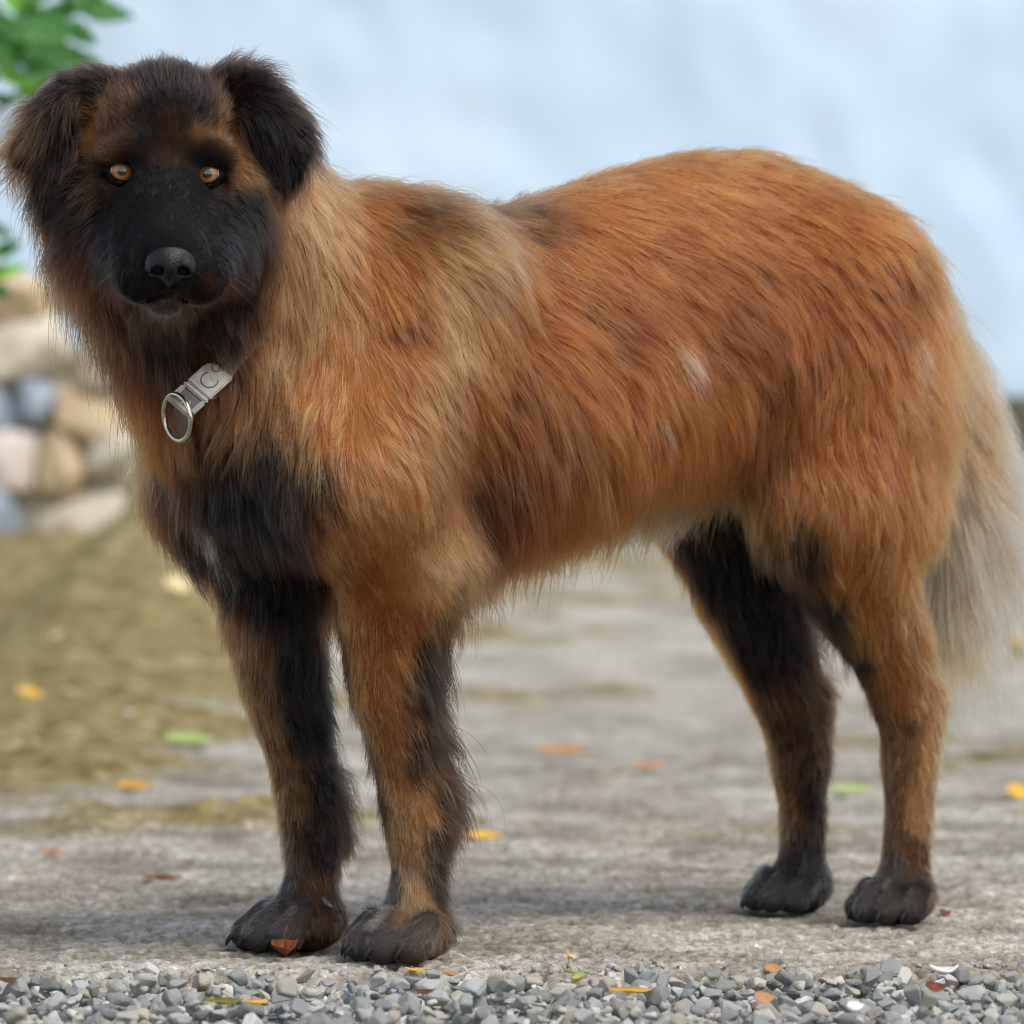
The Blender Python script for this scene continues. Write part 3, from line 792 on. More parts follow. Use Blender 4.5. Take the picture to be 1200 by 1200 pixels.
# px py  flow-x flow-y(down)  length mm  lift  main colour, second colour, share of the second
HEAD = """
193 150 0 -1 10 .25 K M .15 | 172 150 -.3 -1 10 .25 K S .35 | 214 150 .3 -1 10 .25 K S .35 | 193 95 0 -1 17 .4 K D .35 | 160 92 -.4 -1 16 .35 K D .4
225 92 .4 -1 16 .35 K D .4 | 140 112 -.6 -1 13 .3 D M .4 | 245 112 .6 -1 13 .3 D K .5 | 112 130 -.7 -.7 16 .35 M K .45 | 105 165 -.9 -.2 14 .28 M T .35
128 172 -.8 -.5 10 .3 M K .5 | 150 160 -.4 -.9 9 .25 K M .25 | 238 160 .4 -.9 9 .25 M K .5 | 150 138 -.4 -.9 13 .35 K S .3 | 236 140 .4 -.9 13 .35 K S .3 | 193 130 0 -1 14 .35 K D .35 | 140 182 -.6 -.7 5 .2 K D .3 | 247 184 .6 -.7 5 .2 K D .3 | 118 202 -.8 .1 7 .25 K D .2 | 166 208 -.2 -.6 4 .25 K K 0 | 268 206 .8 .2 7 .25 K D .2 | 221 210 .2 -.6 4 .25 K K 0 | 156 184 -.3 -.8 5 .2 K K 0 | 229 187 .3 -.8 5 .2 K K 0 | 268 160 .8 -.4 12 .3 M D .3 | 120 140 -.6 -.7 14 .35 K M .4 | 180 120 -.1 -1 12 .3 K D .3 | 160 130 -.3 -1 14 .4 K S .3 | 232 130 .3 -1 14 .4 K S .3 | 210 122 .1 -1 12 .3 K S .3 | 284 180 .8 .3 16 .3 M T .3 | 258 140 .6 -.7 14 .35 K M .3
193 185 0 -1 6 .3 K M .1 | 193 215 0 -1 5 .25 K S .15 | 170 215 -.2 -.7 5 .25 K K 0 | 217 215 .2 -.7 5 .25 K K 0 | 143 225 -.6 .4 6 .25 K K 0 | 243 228 .6 .4 6 .25 K S .2
108 205 -.9 .2 12 .25 D M .35 | 98 230 -.8 .5 18 .3 K D .3 | 125 250 -.7 .5 7 .16 K S .1 | 262 250 .7 .5 7 .16 K S .2 | 284 205 .7 .6 18 .3 M B .4 | 284 238 .7 .7 20 .3 K D .3
200 250 0 -1 5 .15 K S .3 | 200 275 0 -1 4 .15 K S .2 | 180 270 -.5 -.2 6 .18 K S .3 | 220 270 .5 -.2 6 .18 K S .3 | 160 280 -.7 .4 6 .18 K S .2 | 238 280 .7 .4 6 .18 K D .4
160 315 -.7 .6 6 .18 K D .3 | 242 315 .7 .6 6 .18 K D .25 | 170 338 -.4 .8 3.5 .14 K D .25 | 228 338 .4 .8 3.5 .14 K D .25 | 200 338 0 1 3 .14 K S .3 | 152 336 -.6 .8 4 .14 D K .4 | 245 336 .6 .8 4 .14 D B .4 | 193 355 0 1 6 .3 P K .45
130 290 -.6 .7 8 .16 K S .15 | 270 290 .6 .7 9 .16 K S .2 | 145 318 -.6 .7 6 .14 K D .2 | 258 318 .6 .7 7 .14 K D .2 | 150 265 -.7 .4 6 .14 K S .2 | 248 262 .7 .4 6 .14 K S .2 | 150 348 -.4 .9 9 .16 K K 0 | 246 350 .4 .9 10 .16 K K 0 | 195 378 0 1 32 .25 K K 0 | 160 378 -.2 1 34 .28 K D .2 | 232 380 .2 1 34 .28 K D .2
105 260 -.7 .7 30 .35 K D .3 | 92 225 -.7 .7 30 .35 K D .3 | 100 290 -.5 .8 36 .35 K B .2 | 290 270 .6 .8 34 .35 K K 0 | 296 240 .6 .8 30 .35 K K 0 | 308 290 .5 .8 40 .4 K D .3 | 285 325 .4 .9 38 .35 K K 0 | 262 360 .3 1 38 .35 K D .15 | 120 335 -.4 .9 36 .35 K D .15
70 105 -.8 .1 21 .3 K D .15 | 100 95 -.7 -.4 18 .35 K D .3 | 40 140 -.9 .1 30 .4 K M .35 | 35 165 -.7 .6 30 .35 D M .4 | 60 150 -.6 .7 30 .3 K D .3 | 75 175 -.2 1 26 .25 K K 0
80 150 -.2 1 22 .2 K K 0 | 60 205 -.2 1 32 .25 K D .2 | 66 238 -.1 1 32 .25 K K 0 | 44 190 -.6 .8 38 .35 K D .3 | 30 160 -.9 .3 36 .4 M D .4 | 84 120 -.4 .9 20 .3 K D .2
305 105 .7 -.1 21 .3 K D .3 | 280 92 .3 -1 24 .5 K D .3 | 330 130 .8 .5 26 .32 K D .4 | 345 160 .5 .9 26 .3 K D .2 | 315 140 .4 .9 24 .25 K D .4 | 322 180 .2 1 24 .2 K K 0
335 195 .2 1 24 .25 K K 0 | 300 150 .1 1 22 .2 K K 0 | 310 205 .1 1 22 .2 K D .2
"""
BODY = """
72 330 -.6 .8 58 .6 D B .5 | 85 295 -.7 .8 50 .6 D B .35 | 110 360 -.4 1 52 .45 K B .3 | 150 385 -.1 1 48 .35 D B .4 | 195 385 0 1 50 .35 K D .3 | 225 400 .05 1 50 .35 K B .3 | 100 395 -.4 .9 60 .6 D B .5
130 430 -.25 1 58 .4 B D .35 | 160 450 -.1 1 55 .35 B R .5 | 195 440 0 1 50 .3 D B .5 | 180 500 0 1 50 .3 B R .4 | 150 500 -.2 1 56 .4 B O .4 | 205 515 0 1 34 .26 D B .4 | 245 480 0 1 36 .3 B R .4 | 240 528 0 1 28 .22 D K .4 | 280 535 0 1 28 .2 K D .2 | 320 545 .05 1 28 .2 K D .15 | 350 560 .1 1 26 .2 K D .3
265 400 .1 1 46 .35 B D .4 | 290 360 .3 1 46 .35 D B .5 | 325 305 .3 1 46 .35 B M .5 | 345 240 .3 1 40 .4 T M .4 | 350 285 .1 1 45 .35 T B .4 | 385 235 .1 1 38 .35 T B .3 | 400 280 -.2 1 42 .35 T M .3
370 340 -.2 1 46 .35 T B .35 | 335 400 -.25 1 46 .35 T B .35 | 300 440 -.3 1 44 .3 M B .4 | 285 490 -.2 1 42 .3 M B .4 | 400 225 .2 .9 34 .4 M O .4
440 245 .5 .8 34 .3 O B .3 | 430 310 .3 1 36 .25 O B .2 | 400 380 .3 .95 36 .24 O T .4 | 360 450 0 1 40 .25 O T .4 | 330 498 0 1 26 .2 M B .4 | 390 520 .1 1 30 .22 O T .3 | 440 440 .5 .9 30 .2 O T .4 | 470 360 .5 .9 34 .22 O M .4
500 255 .7 .5 36 .28 M K .5 | 535 262 .8 .5 38 .3 K T .4 | 525 310 .6 .8 40 .28 T K .4 | 560 300 .7 .7 40 .28 T K .5 | 578 258 .85 .4 38 .28 K M .4 | 515 285 .7 .7 38 .28 K T .5 | 495 300 .5 .8 36 .25 M O .4 | 535 370 .5 .9 38 .24 M T .5 | 575 385 .6 .8 38 .24 O M .4 | 515 430 .5 .9 38 .24 T M .4 | 560 450 .6 .9 40 .24 R O .4 | 508 500 .5 .9 36 .25 M O .4
490 390 .4 .9 36 .22 R B .5 | 480 470 .4 .9 38 .22 O M .4 | 600 265 .9 .35 40 .28 K O .5 | 620 300 .9 .4 40 .26 O K .3 | 600 250 1 .3 34 .35 M K .3
440 600 .5 .9 24 .18 T O .5 | 410 560 .35 .95 27 .2 O T .4 | 400 650 .1 1 18 .14 O T .3 | 470 560 .6 .8 28 .2 O T .4 | 490 630 .4 .9 20 .16 O T .5 | 505 668 .5 .9 24 .24 T C .4 | 520 560 .4 .95 42 .28 B O .4 | 450 650 .2 1 16 .12 O T .4 | 430 690 .15 1 15 .12 O R .3 | 480 690 .3 1 16 .12 O T .3 | 400 700 .1 1 18 .16 O R .4
640 350 .9 .45 42 .22 R O .3 | 590 400 .7 .7 42 .24 O B .4 | 700 240 1 .15 34 .22 O R .2 | 700 300 1 .25 36 .2 R O .3 | 720 370 .95 .4 38 .2 R B .3 | 800 205 1 .05 34 .22 O R .2 | 850 215 1 .1 34 .22 O R .3
800 280 1 .2 36 .2 R O .4 | 900 270 1 .3 40 .22 R O .4 | 950 220 .9 .3 36 .22 O R .4 | 1000 255 .8 .6 36 .22 O R .4 | 820 340 1 .35 42 .22 R B .2 | 880 380 .8 .7 42 .24 R B .5 | 600 470 .6 .8 46 .26 R B .4 | 660 420 .8 .6 44 .24 R O .3
650 520 .4 .9 50 .28 B R .4 | 580 560 .4 .95 52 .3 B D .5 | 560 630 .3 1 58 .35 D B .5 | 640 600 .15 1 60 .35 B R .4 | 600 610 .2 1 62 .35 B D .3 | 700 570 .2 1 58 .32 R B .4 | 720 480 .5 .9 46 .24 R O .4 | 760 540 .2 1 54 .3 R O .4
780 450 .5 .9 44 .24 R O .4 | 830 480 .3 1 46 .26 R O .4 | 850 540 .1 1 52 .3 M R .4 | 790 580 .1 1 58 .35 M G .4 | 900 480 .1 1 44 .25 R B .4 | 890 540 .1 1 48 .3 M R .4 | 930 420 .2 1 40 .24 R B .4
960 370 .4 1 40 .24 R O .3 | 1000 450 .1 1 40 .25 R O .4 | 960 520 .1 1 30 .22 O R .4 | 1010 520 .1 1 38 .24 O R .3 | 950 590 .1 1 24 .18 O T .2 | 1050 420 .4 .9 46 .3 R O .3 | 1070 330 .6 .8 36 .25 R B .4 | 1055 275 .7 .7 40 .3 O R .3
1080 420 .3 1 42 .28 O C .3 | 1060 540 .2 1 34 .24 R O .4 | 1070 630 .2 1 30 .24 O R .3 | 1040 690 .1 1 22 .18 O M .3 | 1010 620 .1 1 24 .18 O T .2 | 1060 750 .1 1 22 .25 M O .45 | 950 650 .2 1 30 .25 K D .3 | 974 710 .2 1 26 .25 K D .2 | 1002 660 .15 1 26 .2 O M .3 | 1040 790 .1 1 20 .22 O M .4 | 1015 710 .1 1 26 .22 M O .4
1000 770 .2 1 20 .22 K D .3 | 1024 830 .1 1 16 .22 K B .4 | 1050 850 .1 1 14 .22 M D .4 | 1072 830 .1 1 18 .28 M O .4 | 1058 890 0 1 13 .25 M D .4 | 1080 880 .1 1 14 .25 T M .5 | 1043 940 0 1 12 .25 D M .45 | 1080 945 .1 1 13 .28 M T .3 | 1052 1000 0 1 11 .25 D M .4 | 1080 1010 .1 1 12 .25 B D .4 | 1062 1045 0 1 11 .28 K D .3
1030 650 .1 1 22 .18 O R .3 | 1030 730 .1 1 28 .25 M O .4
830 600 .1 1 40 .3 K D .2 | 815 640 -.1 1 34 .35 K K 0 | 860 660 .1 1 32 .25 K K 0 | 885 720 .2 1 28 .25 K K 0 | 905 770 .2 1 22 .25 K D .2 | 905 830 .1 1 16 .25 D M .4 | 930 850 .1 1 15 .25 D B .4 | 950 940 .1 1 13 .28 D K .4 | 925 950 0 1 12 .25 M B .4 | 938 1010 0 1 11 .25 K D .4 | 930 690 .3 1 44 .35 K D .3
415 715 .1 1 20 .2 O M .4 | 470 740 .3 1 22 .22 O B .4 | 440 790 .15 1 17 .2 O M .4 | 474 840 .2 1 15 .22 M D .35 | 508 765 .75 .65 44 .45 K D .4 | 516 840 .8 .6 52 .5 K D .2 | 518 910 .75 .6 46 .5 K D .2 | 500 800 .6 .8 36 .35 K D .4 | 505 880 .6 .8 34 .35 K D .3 | 468 900 .2 1 13 .22 M O .35 | 445 850 .15 1 14 .2 M O .4
490 940 .3 1 13 .24 M T .35 | 500 910 .4 .9 15 .26 M D .45 | 480 990 .2 1 13 .25 M T .35 | 512 985 .5 .8 18 .35 D K .4 | 490 1050 .2 1 13 .28 M C .3 | 512 1040 .5 .9 16 .35 D K .4
285 740 -.1 1 26 .25 B M .4 | 310 800 -.05 1 20 .22 M D .4 | 328 880 0 1 14 .22 M D .35 | 350 760 .2 1 34 .25 K K 0 | 358 850 .2 1 26 .25 K K 0 | 378 900 .3 1 22 .3 K D .2 | 350 940 .1 1 13 .22 M D .45 | 378 985 .3 .9 14 .3 K D .4 | 362 1040 .1 1 12 .25 D M .35
215 590 0 1 40 .3 K D .2 | 250 590 .05 1 36 .25 K K 0 | 300 590 .05 1 36 .25 K S .2 | 335 620 .1 1 34 .25 K K 0 | 300 640 .1 1 36 .25 K K 0 | 365 700 .15 1 30 .25 K D .2 | 340 720 .15 1 32 .25 K K 0 | 345 800 .2 1 28 .25 K K 0 | 385 850 .3 1 26 .3 K K 0 | 375 780 .3 1 28 .3 K K 0 | 368 940 .2 1 18 .25 K D .3 | 280 570 .05 1 36 .25 K K 0 | 320 610 .1 1 32 .25 K S .15 | 350 670 .15 1 36 .25 K D .2 | 230 640 -.1 1 44 .35 K K 0 | 280 660 .05 1 44 .3 K K 0 | 310 700 .1 1 44 .35 K D .2 | 368 545 .1 1 28 .22 M D .4 | 375 620 .1 1 26 .2 D O .4 | 385 690 .1 1 22 .2 D R .5 | 195 556 -.2 1 40 .3 K D .4
1092 390 .5 .9 54 .35 O R .4 | 1102 430 .5 .9 62 .36 O R .4 | 1112 470 .5 .9 70 .38 O G .4 | 1122 520 .5 .9 76 .4 G O .4 | 1132 560 .45 .9 86 .45 G M .3 | 1128 640 .3 1 84 .45 G M .4 | 1122 720 .1 1 84 .35 G T .5
"""
PAWS_T = []
for g, fw, sc in PAWS:                                  # feet: short dark hair, grey strands painting highlights on the toes
    f = nrm([fw[0], fw[1], 0]); s = np.array([-f[1], f[0], 0]); b0 = np.array([g[0], g[1], 0])
    for o in (-.03, 0, .03):
        PAWS_T.append((b0 + f * .036 + s * o + UP * .028, f * .8 - UP * .6, 6.5, .26, 'K', 'P', .5))
        PAWS_T.append((b0 + f * .0 + s * o + UP * .05, f * .9 - UP * .3, 10, .28, 'K', 'P', .35))
    PAWS_T.append((b0 - f * .055 + UP * .025, -f * .3 - UP * .8, 10, .3, 'K', 'D', .4))

def see(px, py):
    r = nrm([(px - 600) / F, 1.0, -(py - HZ) / F])
    hit = bvh.ray_cast(Vector(CAM), Vector(r))
    return hit if hit[0] is not None else None

gp, gn, gd, gl, gf, ga, gb, gm = [], [], [], [], [], [], [], []
def guide(p, n, d, ln, lift, a, b, m):
    gp.append(p); gn.append(n); gd.append(nrm(d - n * (d @ n))); gl.append(ln); gf.append(lift)
    ga.append(PAL[a]); gb.append(PAL[b]); gm.append(m)
for block, is_head in ((HEAD, True), (BODY, False)):
    for row in block.replace('\n', '|').split('|'):
        w = row.split()
        if not w: continue
        px, py, dx, dy, ln, lift = [float(v) for v in w[:6]]
        hit = see(px, py)
        if hit is None:
            q = bvh.find_nearest(Vector(Hpx(px, py, -.05) if is_head else P(px, py, 0)))
            hit = q
        p, n = np.array(hit[0]), np.array(hit[1])
        d = np.array([dx, 0, -dy])
        if not is_head: ln *= (.74 if 400 < py < 700 and 380 < px < 520 else .88) if py < 560 and px > 330 or 380 < px < 520 and py < 700 else .95; lift *= .85 if py < 560 and px > 330 else 1
        guide(p, n, d, ln, lift, w[6], w[7], float(w[8]))
        if not is_head:                                 # the far side of the dog wears the same coat
            k = (p - OC) @ LV
            pm = p - 2 * k * LV
            q = bvh.find_nearest(Vector(pm))
            pm, nm = np.array(q[0]), np.array(q[1])
            v = bvh.ray_cast(Vector(CAM), Vector(nrm(pm - CAM)))
            if v[0] is not None and np.linalg.norm(np.array(v[0]) - pm) > .03:
                d = gd[-1]
                guide(pm, nm, d - 2 * (d @ LV) * LV, ln, lift, w[6], w[7], float(w[8]))
for p, d, ln, lift, a, b, m in PAWS_T:
    q = bvh.find_nearest(Vector(p)); guide(np.array(q[0]), np.array(q[1]), d, ln, lift, a, b, m)
for x, y, z, c in ((0, -.15, .03, 'K'), (-.05, -.14, -.02, 'D'), (.05, -.14, -.02, 'M')):     # back of the skull
    q = bvh.find_nearest(Vector(Hd(x, y, z))); guide(np.array(q[0]), np.array(q[1]), np.array([0.1, .3, -.9]), 34, .35, c, 'K', .5)
gp, gn, gd, gl, gf, ga, gb, gm = [np.array(v) for v in (gp, gn, gd, gl, gf, ga, gb, gm)]

def blend(pts, nor):
    oT = np.zeros((len(pts), 3)); oL = np.zeros(len(pts)); oF = np.zeros(len(pts)); oA = np.zeros((len(pts), 3)); oB = np.zeros((len(pts), 3)); oM = np.zeros(len(pts))
    for i in range(0, len(pts), 20000):
        p, n = pts[i:i + 20000], nor[i:i + 20000]
        d2 = ((p[:, None] - gp[None]) ** 2).sum(2)
        w = 1 / (d2 + .009 ** 2) ** 1.75 * np.clip(.35 + .65 * (n @ gn.T), .03, 1) ** 2
        w /= w.sum(1, keepdims=True)
        oT[i:i + 20000] = w @ gd; oL[i:i + 20000] = w @ gl; oF[i:i + 20000] = w @ gf
        ws = w ** 1.4; ws /= ws.sum(1, keepdims=True)
        oA[i:i + 20000] = ws @ ga; oB[i:i + 20000] = ws @ gb; oM[i:i + 20000] = ws @ gm
    return oT, oL, oF, oA, oB, oM
wob = SmoothNoise(.035, 3); wob2 = SmoothNoise(.02, 4)
warp = np.stack([SmoothNoise(.05, s)(BV) for s in (11, 12, 13)], 1) * .006      # uneven colour borders
vT, vL, vF, vA, vB, vM = blend(BV + warp, BN)
fT, vL, vF, _a, _b, _m = blend(BV, BN)
vT = fT
print('guides', len(gp), round(time.time() - T0, 1))

# ------------------------------------------------------------------ strands
dens_v = np.clip(20 + 700 / vL, 30, 130) * 1e4
tailk = 1 + 2.2 * ss(-.40, -.44, (BV - OC) @ U)
eyefree = tailk.copy()
for q_ in ((515, 780), (518, 830), (522, 880), (522, 925)):
    eyefree *= 1 + 1.4 * ss(.035, .012, np.linalg.norm(BV - P(q_[0], q_[1], .06), axis=1))
for e in EYES:
    r = BV - e; rf = r @ HF; rr = np.sqrt(((r @ HX) / 1.3) ** 2 + (r @ HU) ** 2)
    eyefree *= np.where((rr < .0088) & (rf > -.02), 0, 1)
NOSE = Hpx(200, 307, .108)
r = BV - NOSE; rf = r @ HF
eyefree *= np.where((np.sqrt((r @ HX) ** 2 + ((r @ HU) * 1.1) ** 2) < .0175) & (rf > -.012) & (r @ HU > -.012), 0, 1)
eyefree *= np.where(BV[:, 2] < .0045, 0, 1)
td = (dens_v * eyefree)[BT].mean(1) * BA
NH = int(td.sum())
cum = np.cumsum(td); ti = np.searchsorted(cum, rng.random(NH) * cum[-1])
ti = np.minimum(ti, len(BT) - 1)
b1, b2 = rng.random(NH), rng.random(NH); fl = b1 + b2 > 1; b1[fl] = 1 - b1[fl]; b2[fl] = 1 - b2[fl]
bw = np.stack([1 - b1 - b2, b1, b2], 1)
def pick(a):
    t = BT[ti]
    if a.ndim == 1: return (a[t] * bw).sum(1)
    return (a[t] * bw[:, :, None]).sum(1)
R0 = pick(BV); N0 = nrm(pick(BN)); D0 = pick(vT); L0 = pick(vL) / 1000; LF = pick(vF); CA = pick(vA); CB = pick(vB); CM = pick(vM)
D0 = nrm(D0 - N0 * (D0 * N0).sum(1, keepdims=True))
# swirl: tufts lie a little askew
turn = wob(R0) * .10 + wob2(R0) * .05 + .16 * SmoothNoise(.10, 6)(R0)
turn = np.where(L0 < .02, turn * .6, turn)
Bn = np.cross(N0, D0)
D0 = D0 * np.cos(turn)[:, None] + Bn * np.sin(turn)[:, None]
# tufts
per = np.clip(L0 * 1000, 8, 40)
ncl = int(NH / 10)
cid = rng.choice(NH, ncl, replace=False)
kd = KDTree(ncl)
for j, i in enumerate(cid): kd.insert(Vector(R0[i]), j)
kd.balance()
jit = R0 + rng.normal(size=R0.shape) * .0012
own = np.fromiter((kd.find(v)[1] for v in jit.tolist()), np.int64, NH)
K = 7
tt = np.linspace(0, 1, K)
cl_rand = rng.normal(size=(ncl, 4))
lenf = np.clip(1 + .22 * rng.normal(size=NH), .45, 1.5) * np.clip(1 + .18 * cl_rand[own, 0], .6, 1.5)
under = rng.random(NH) < .30                                            # woolly undercoat
lenf = np.where(under, lenf * .55, lenf)
Ls = L0 * lenf * np.clip(R0[:, 2] / .028, .25, 1)
liftn = LF * np.clip(1 + .3 * rng.normal(size=NH) + .35 * cl_rand[own, 1], .3, 2.2)
rn = rng.normal(size=(NH, 3)) * .07 + (cl_rand[own][:, 1:4]) * .06
d_root = nrm(D0 * (1 - liftn[:, None]) + N0 * liftn[:, None] * 1.1 + rn)
d_tip = nrm(D0 * .9 + N0 * (liftn[:, None] * .12) + rn * 1.6 + np.array([0, 0, -1.0]) * np.clip(L0[:, None] * 14, 0, .9))
pos = np.zeros((NH, K, 3)); pos[:, 0] = R0 - N0 * .001
for i in range(1, K):
    t = (i - .5) / (K - 1)
    d = nrm(d_root * (1 - t) + d_tip * t)
    pos[:, i] = pos[:, i - 1] + d * (Ls / (K - 1))[:, None]
cpos = pos[cid][own]                                                    # the tuft's own centre hair
amt = np.where(under, .15, np.clip(.58 + .22 * rng.normal(size=NH), 0, .92)) * np.clip(L0 * 1000 / 26, .15, 1)
frac = np.clip(lenf / lenf[cid][own], 0, 1.25)
for i in range(1, K):
    pos[:, i] += (cpos[:, i] - pos[:, i]) * (amt * tt[i] ** 1.3)[:, None]
# colour of each hair
K_STREAK = np.linalg.norm((R0 - P(545, 285, .03)) * [1, .5, 1.3], axis=1) < .10
nz = SmoothNoise(.022, 21)(R0) * .5 + SmoothNoise(.06, 22)(R0) * .5
pr = CM + nz * .22
usec = np.where(rng.random(NH) < np.where(K_STREAK, .8, np.where(L0 < .012, .05, .45)), rng.random(ncl)[own], rng.random(NH)) < np.clip(pr, 0, 1) * np.where(CM > .01, 1, 0)
Ch = np.where(usec[:, None], CB * .85 + CA * .15, CA * .92 + CB * .08)
Ch *= np.exp(.27 * rng.normal(size=NH) + .17 * cl_rand[own, 3])[:, None]
spot = np.zeros(NH, bool)
for px, py, rad, c, amtc in ((808, 430, .0065, 'W', .95), (815, 443, .0060, 'W', .95), (778, 506, .0045, 'W', .95), (783, 522, .0035, 'C', .9), (240, 610, .008, 'W', .85), (254, 632, .008, 'W', .85), (265, 658, .008, 'W', .6), (278, 690, .007, 'G', .3), (447, 1083, .012, 'G', .45), (1080, 430, .006, 'C', .6)):
    hit = see(px, py)
    if hit is None: continue
    m = ((np.linalg.norm((pos[:, 3:7] - np.array(hit[0])) * [1, .4, 1] - SmoothNoise(.01, 5)(R0)[:, None, None] * .002, axis=2) < rad).any(1)) & (rng.random(NH) < amtc)
    Ch[m] = PAL[c]; spot[m] = True
pos[spot] += N0[spot][:, None, :] * (.009 * tt ** .7)[None, :, None]           # the pale tufts stand proud of the coat
root_k = np.where(spot, 1, np.where(under, .65, .42)); tip_k = np.where(rng.random(NH) < .25, .7, 1.35)  # dark roots, deepened to paint shade between locks; most tips lightened
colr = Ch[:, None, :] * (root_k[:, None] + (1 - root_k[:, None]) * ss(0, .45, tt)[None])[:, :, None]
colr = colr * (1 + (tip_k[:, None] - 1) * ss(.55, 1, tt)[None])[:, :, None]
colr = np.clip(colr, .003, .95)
rad = (.000085 + .0000029 * np.clip(L0 * 1000, 0, 50)) * np.exp(.18 * rng.normal(size=NH))
rad = np.where(under, rad * .75, rad) * np.clip(.45 + L0 * 40, .6, 1)
radk = rad[:, None] * (1 - .8 * tt ** 1.6)[None]
low = (pos[:, :, 2] < -.003).any(1)

keep = ~low
# room for the collar's buckle
h_ = see(228, 470)
C0 = np.array(h_[0]) + nrm(CAM - np.array(h_[0])) * .030
C0 = at(220, 470, C0[1]) + .007 * nrm([.66, .40, .62])
E1 = nrm([.66, .40, .62]); E2 = np.array([.82, -.20, -.52]); E2 = nrm(E2 - E1 * (E1 @ E2)); E3 = np.cross(E1, E2)
if E3[1] > 0: E3 = -E3
q = pos - C0
qa, qb, qc = q @ E1, q @ E2, q @ E3
over = ((qa > -.020) & (qa < .029) & (np.abs(qb) < .0125) & (qc > -.004) & (qc < .045)).any(1)
rcn = at(207.5, 489, C0[1] - .006)
pr = pos - CAM; rp = (rcn - CAM) / np.linalg.norm(rcn - CAM)
tl = pr @ rp; off = np.linalg.norm(pr - tl[..., None] * rp, axis=2)
over |= ((off < .019) & (pos[:, :, 1] < rcn[1] + .004) & (pos[:, :, 2] < rcn[2] + .012)).any(1)
keep &= ~(over & (rng.random(NH) < .985))
pos, colr, radk = pos[keep], colr[keep], radk[keep]; NH = len(pos)
print('hairs', NH, round(time.time() - T0, 1))

m_skin, n_, l_, b_ = new_mat('dog_skin')
a_ = n_.new('ShaderNodeAttribute'); a_.attribute_name = 'tint'
l_.new(a_.outputs['Color'], b_.inputs['Base Color']); b_.inputs['Roughness'].default_value = .9; b_.inputs['Specular IOR Level'].default_value = .1
me = mesh_from('dog', BV, BQ, m_skin)
sk = me.color_attributes.new('tint', 'FLOAT_COLOR', 'POINT')
skc = np.ones((len(BV), 4), np.float32); skc[:, :3] = np.clip((vA * (1 - vM[:, None]) + vB * vM[:, None]) * .45, .004, 1)
sk.data.foreach_set('color', skc.ravel())
dog = tag(add('dog', me), 'large shaggy fawn and russet dog with a black mask standing side-on and looking ahead', 'dog')

m_fur = bpy.data.materials.new('fur'); m_fur.use_nodes = True
fn_, fl_ = m_fur.node_tree.nodes, m_fur.node_tree.links
fn_.remove(fn_['Principled BSDF'])
hb = fn_.new('ShaderNodeBsdfHairPrincipled'); hb.model = 'CHIANG'; hb.parametrization = 'COLOR'
at_ = fn_.new('ShaderNodeAttribute'); at_.attribute_name = 'tint'
fl_.new(at_.outputs['Color'], hb.inputs['Color'])
hb.inputs['IOR'].default_value = 1.40; hb.inputs['Roughness'].default_value = .22; hb.inputs['Radial Roughness'].default_value = .28
hb.inputs['Random Roughness'].default_value = .2
fl_.new(hb.outputs[0], fn_['Material Output'].inputs['Surface'])
hc = bpy.data.hair_curves.new('fur_coat')
hc.add_curves([K] * NH)
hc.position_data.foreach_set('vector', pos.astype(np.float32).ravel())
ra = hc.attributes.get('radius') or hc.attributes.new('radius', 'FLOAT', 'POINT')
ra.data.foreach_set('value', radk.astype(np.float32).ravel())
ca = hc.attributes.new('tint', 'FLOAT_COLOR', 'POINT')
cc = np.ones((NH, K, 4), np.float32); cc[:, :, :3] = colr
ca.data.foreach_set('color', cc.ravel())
hc.materials.append(m_fur)
fur = add('fur_coat', hc, dog)
# ------------------------------------------------------------------ eyes, nose, claws
def local_mesh(name, V, f, o, ex, ey, ez, mat, smooth=True):
    V = np.asarray(V); W = o + V[:, :1] * ex + V[:, 1:2] * ey + V[:, 2:3] * ez
    return mesh_from(name, W, f, mat, smooth)
m_wet = simple('wet_dark_skin', (9, 8, 8), .55, 0, .15)
m_ball = simple('eyeball', (44, 32, 28), .2, 0, .4, .3)
m_pup = simple('pupil', (5, 5, 6), .05, 0, .7, 1)
m_iris, n, l, b = new_mat('iris')
ua = n.new('ShaderNodeAttribute'); ua.attribute_name = 'ring'
cr = n.new('ShaderNodeValToRGB')
for p_, c_ in ((.33, (92, 56, 24)), (.50, (158, 104, 52)), (.80, (140, 86, 40)), (.95, (30, 17, 10))):
    e_ = cr.color_ramp.elements.new(p_); e_.color = rgba(c_)
l.new(ua.outputs['Fac'], cr.inputs['Fac']); l.new(cr.outputs['Color'], b.inputs['Base Color'])
b.inputs['Roughness'].default_value = .08; b.inputs['Coat Weight'].default_value = 1; b.inputs['Coat Roughness'].default_value = .03
def cap(r, a0, a1, nu=8, nv=28):
    V, f = [], []
    for i in range(nu + 1):
        a = a0 + (a1 - a0) * i / nu
        for j in range(nv):
            t = 2 * math.pi * j / nv
            V.append((r * math.sin(a) * math.cos(t), r * math.cos(a), r * math.sin(a) * math.sin(t)))
    for i in range(nu):
        for j in range(nv):
            j2 = (j + 1) % nv
            f.append((i * nv + j, (i + 1) * nv + j, (i + 1) * nv + j2, i * nv + j2))
    return np.array(V), f
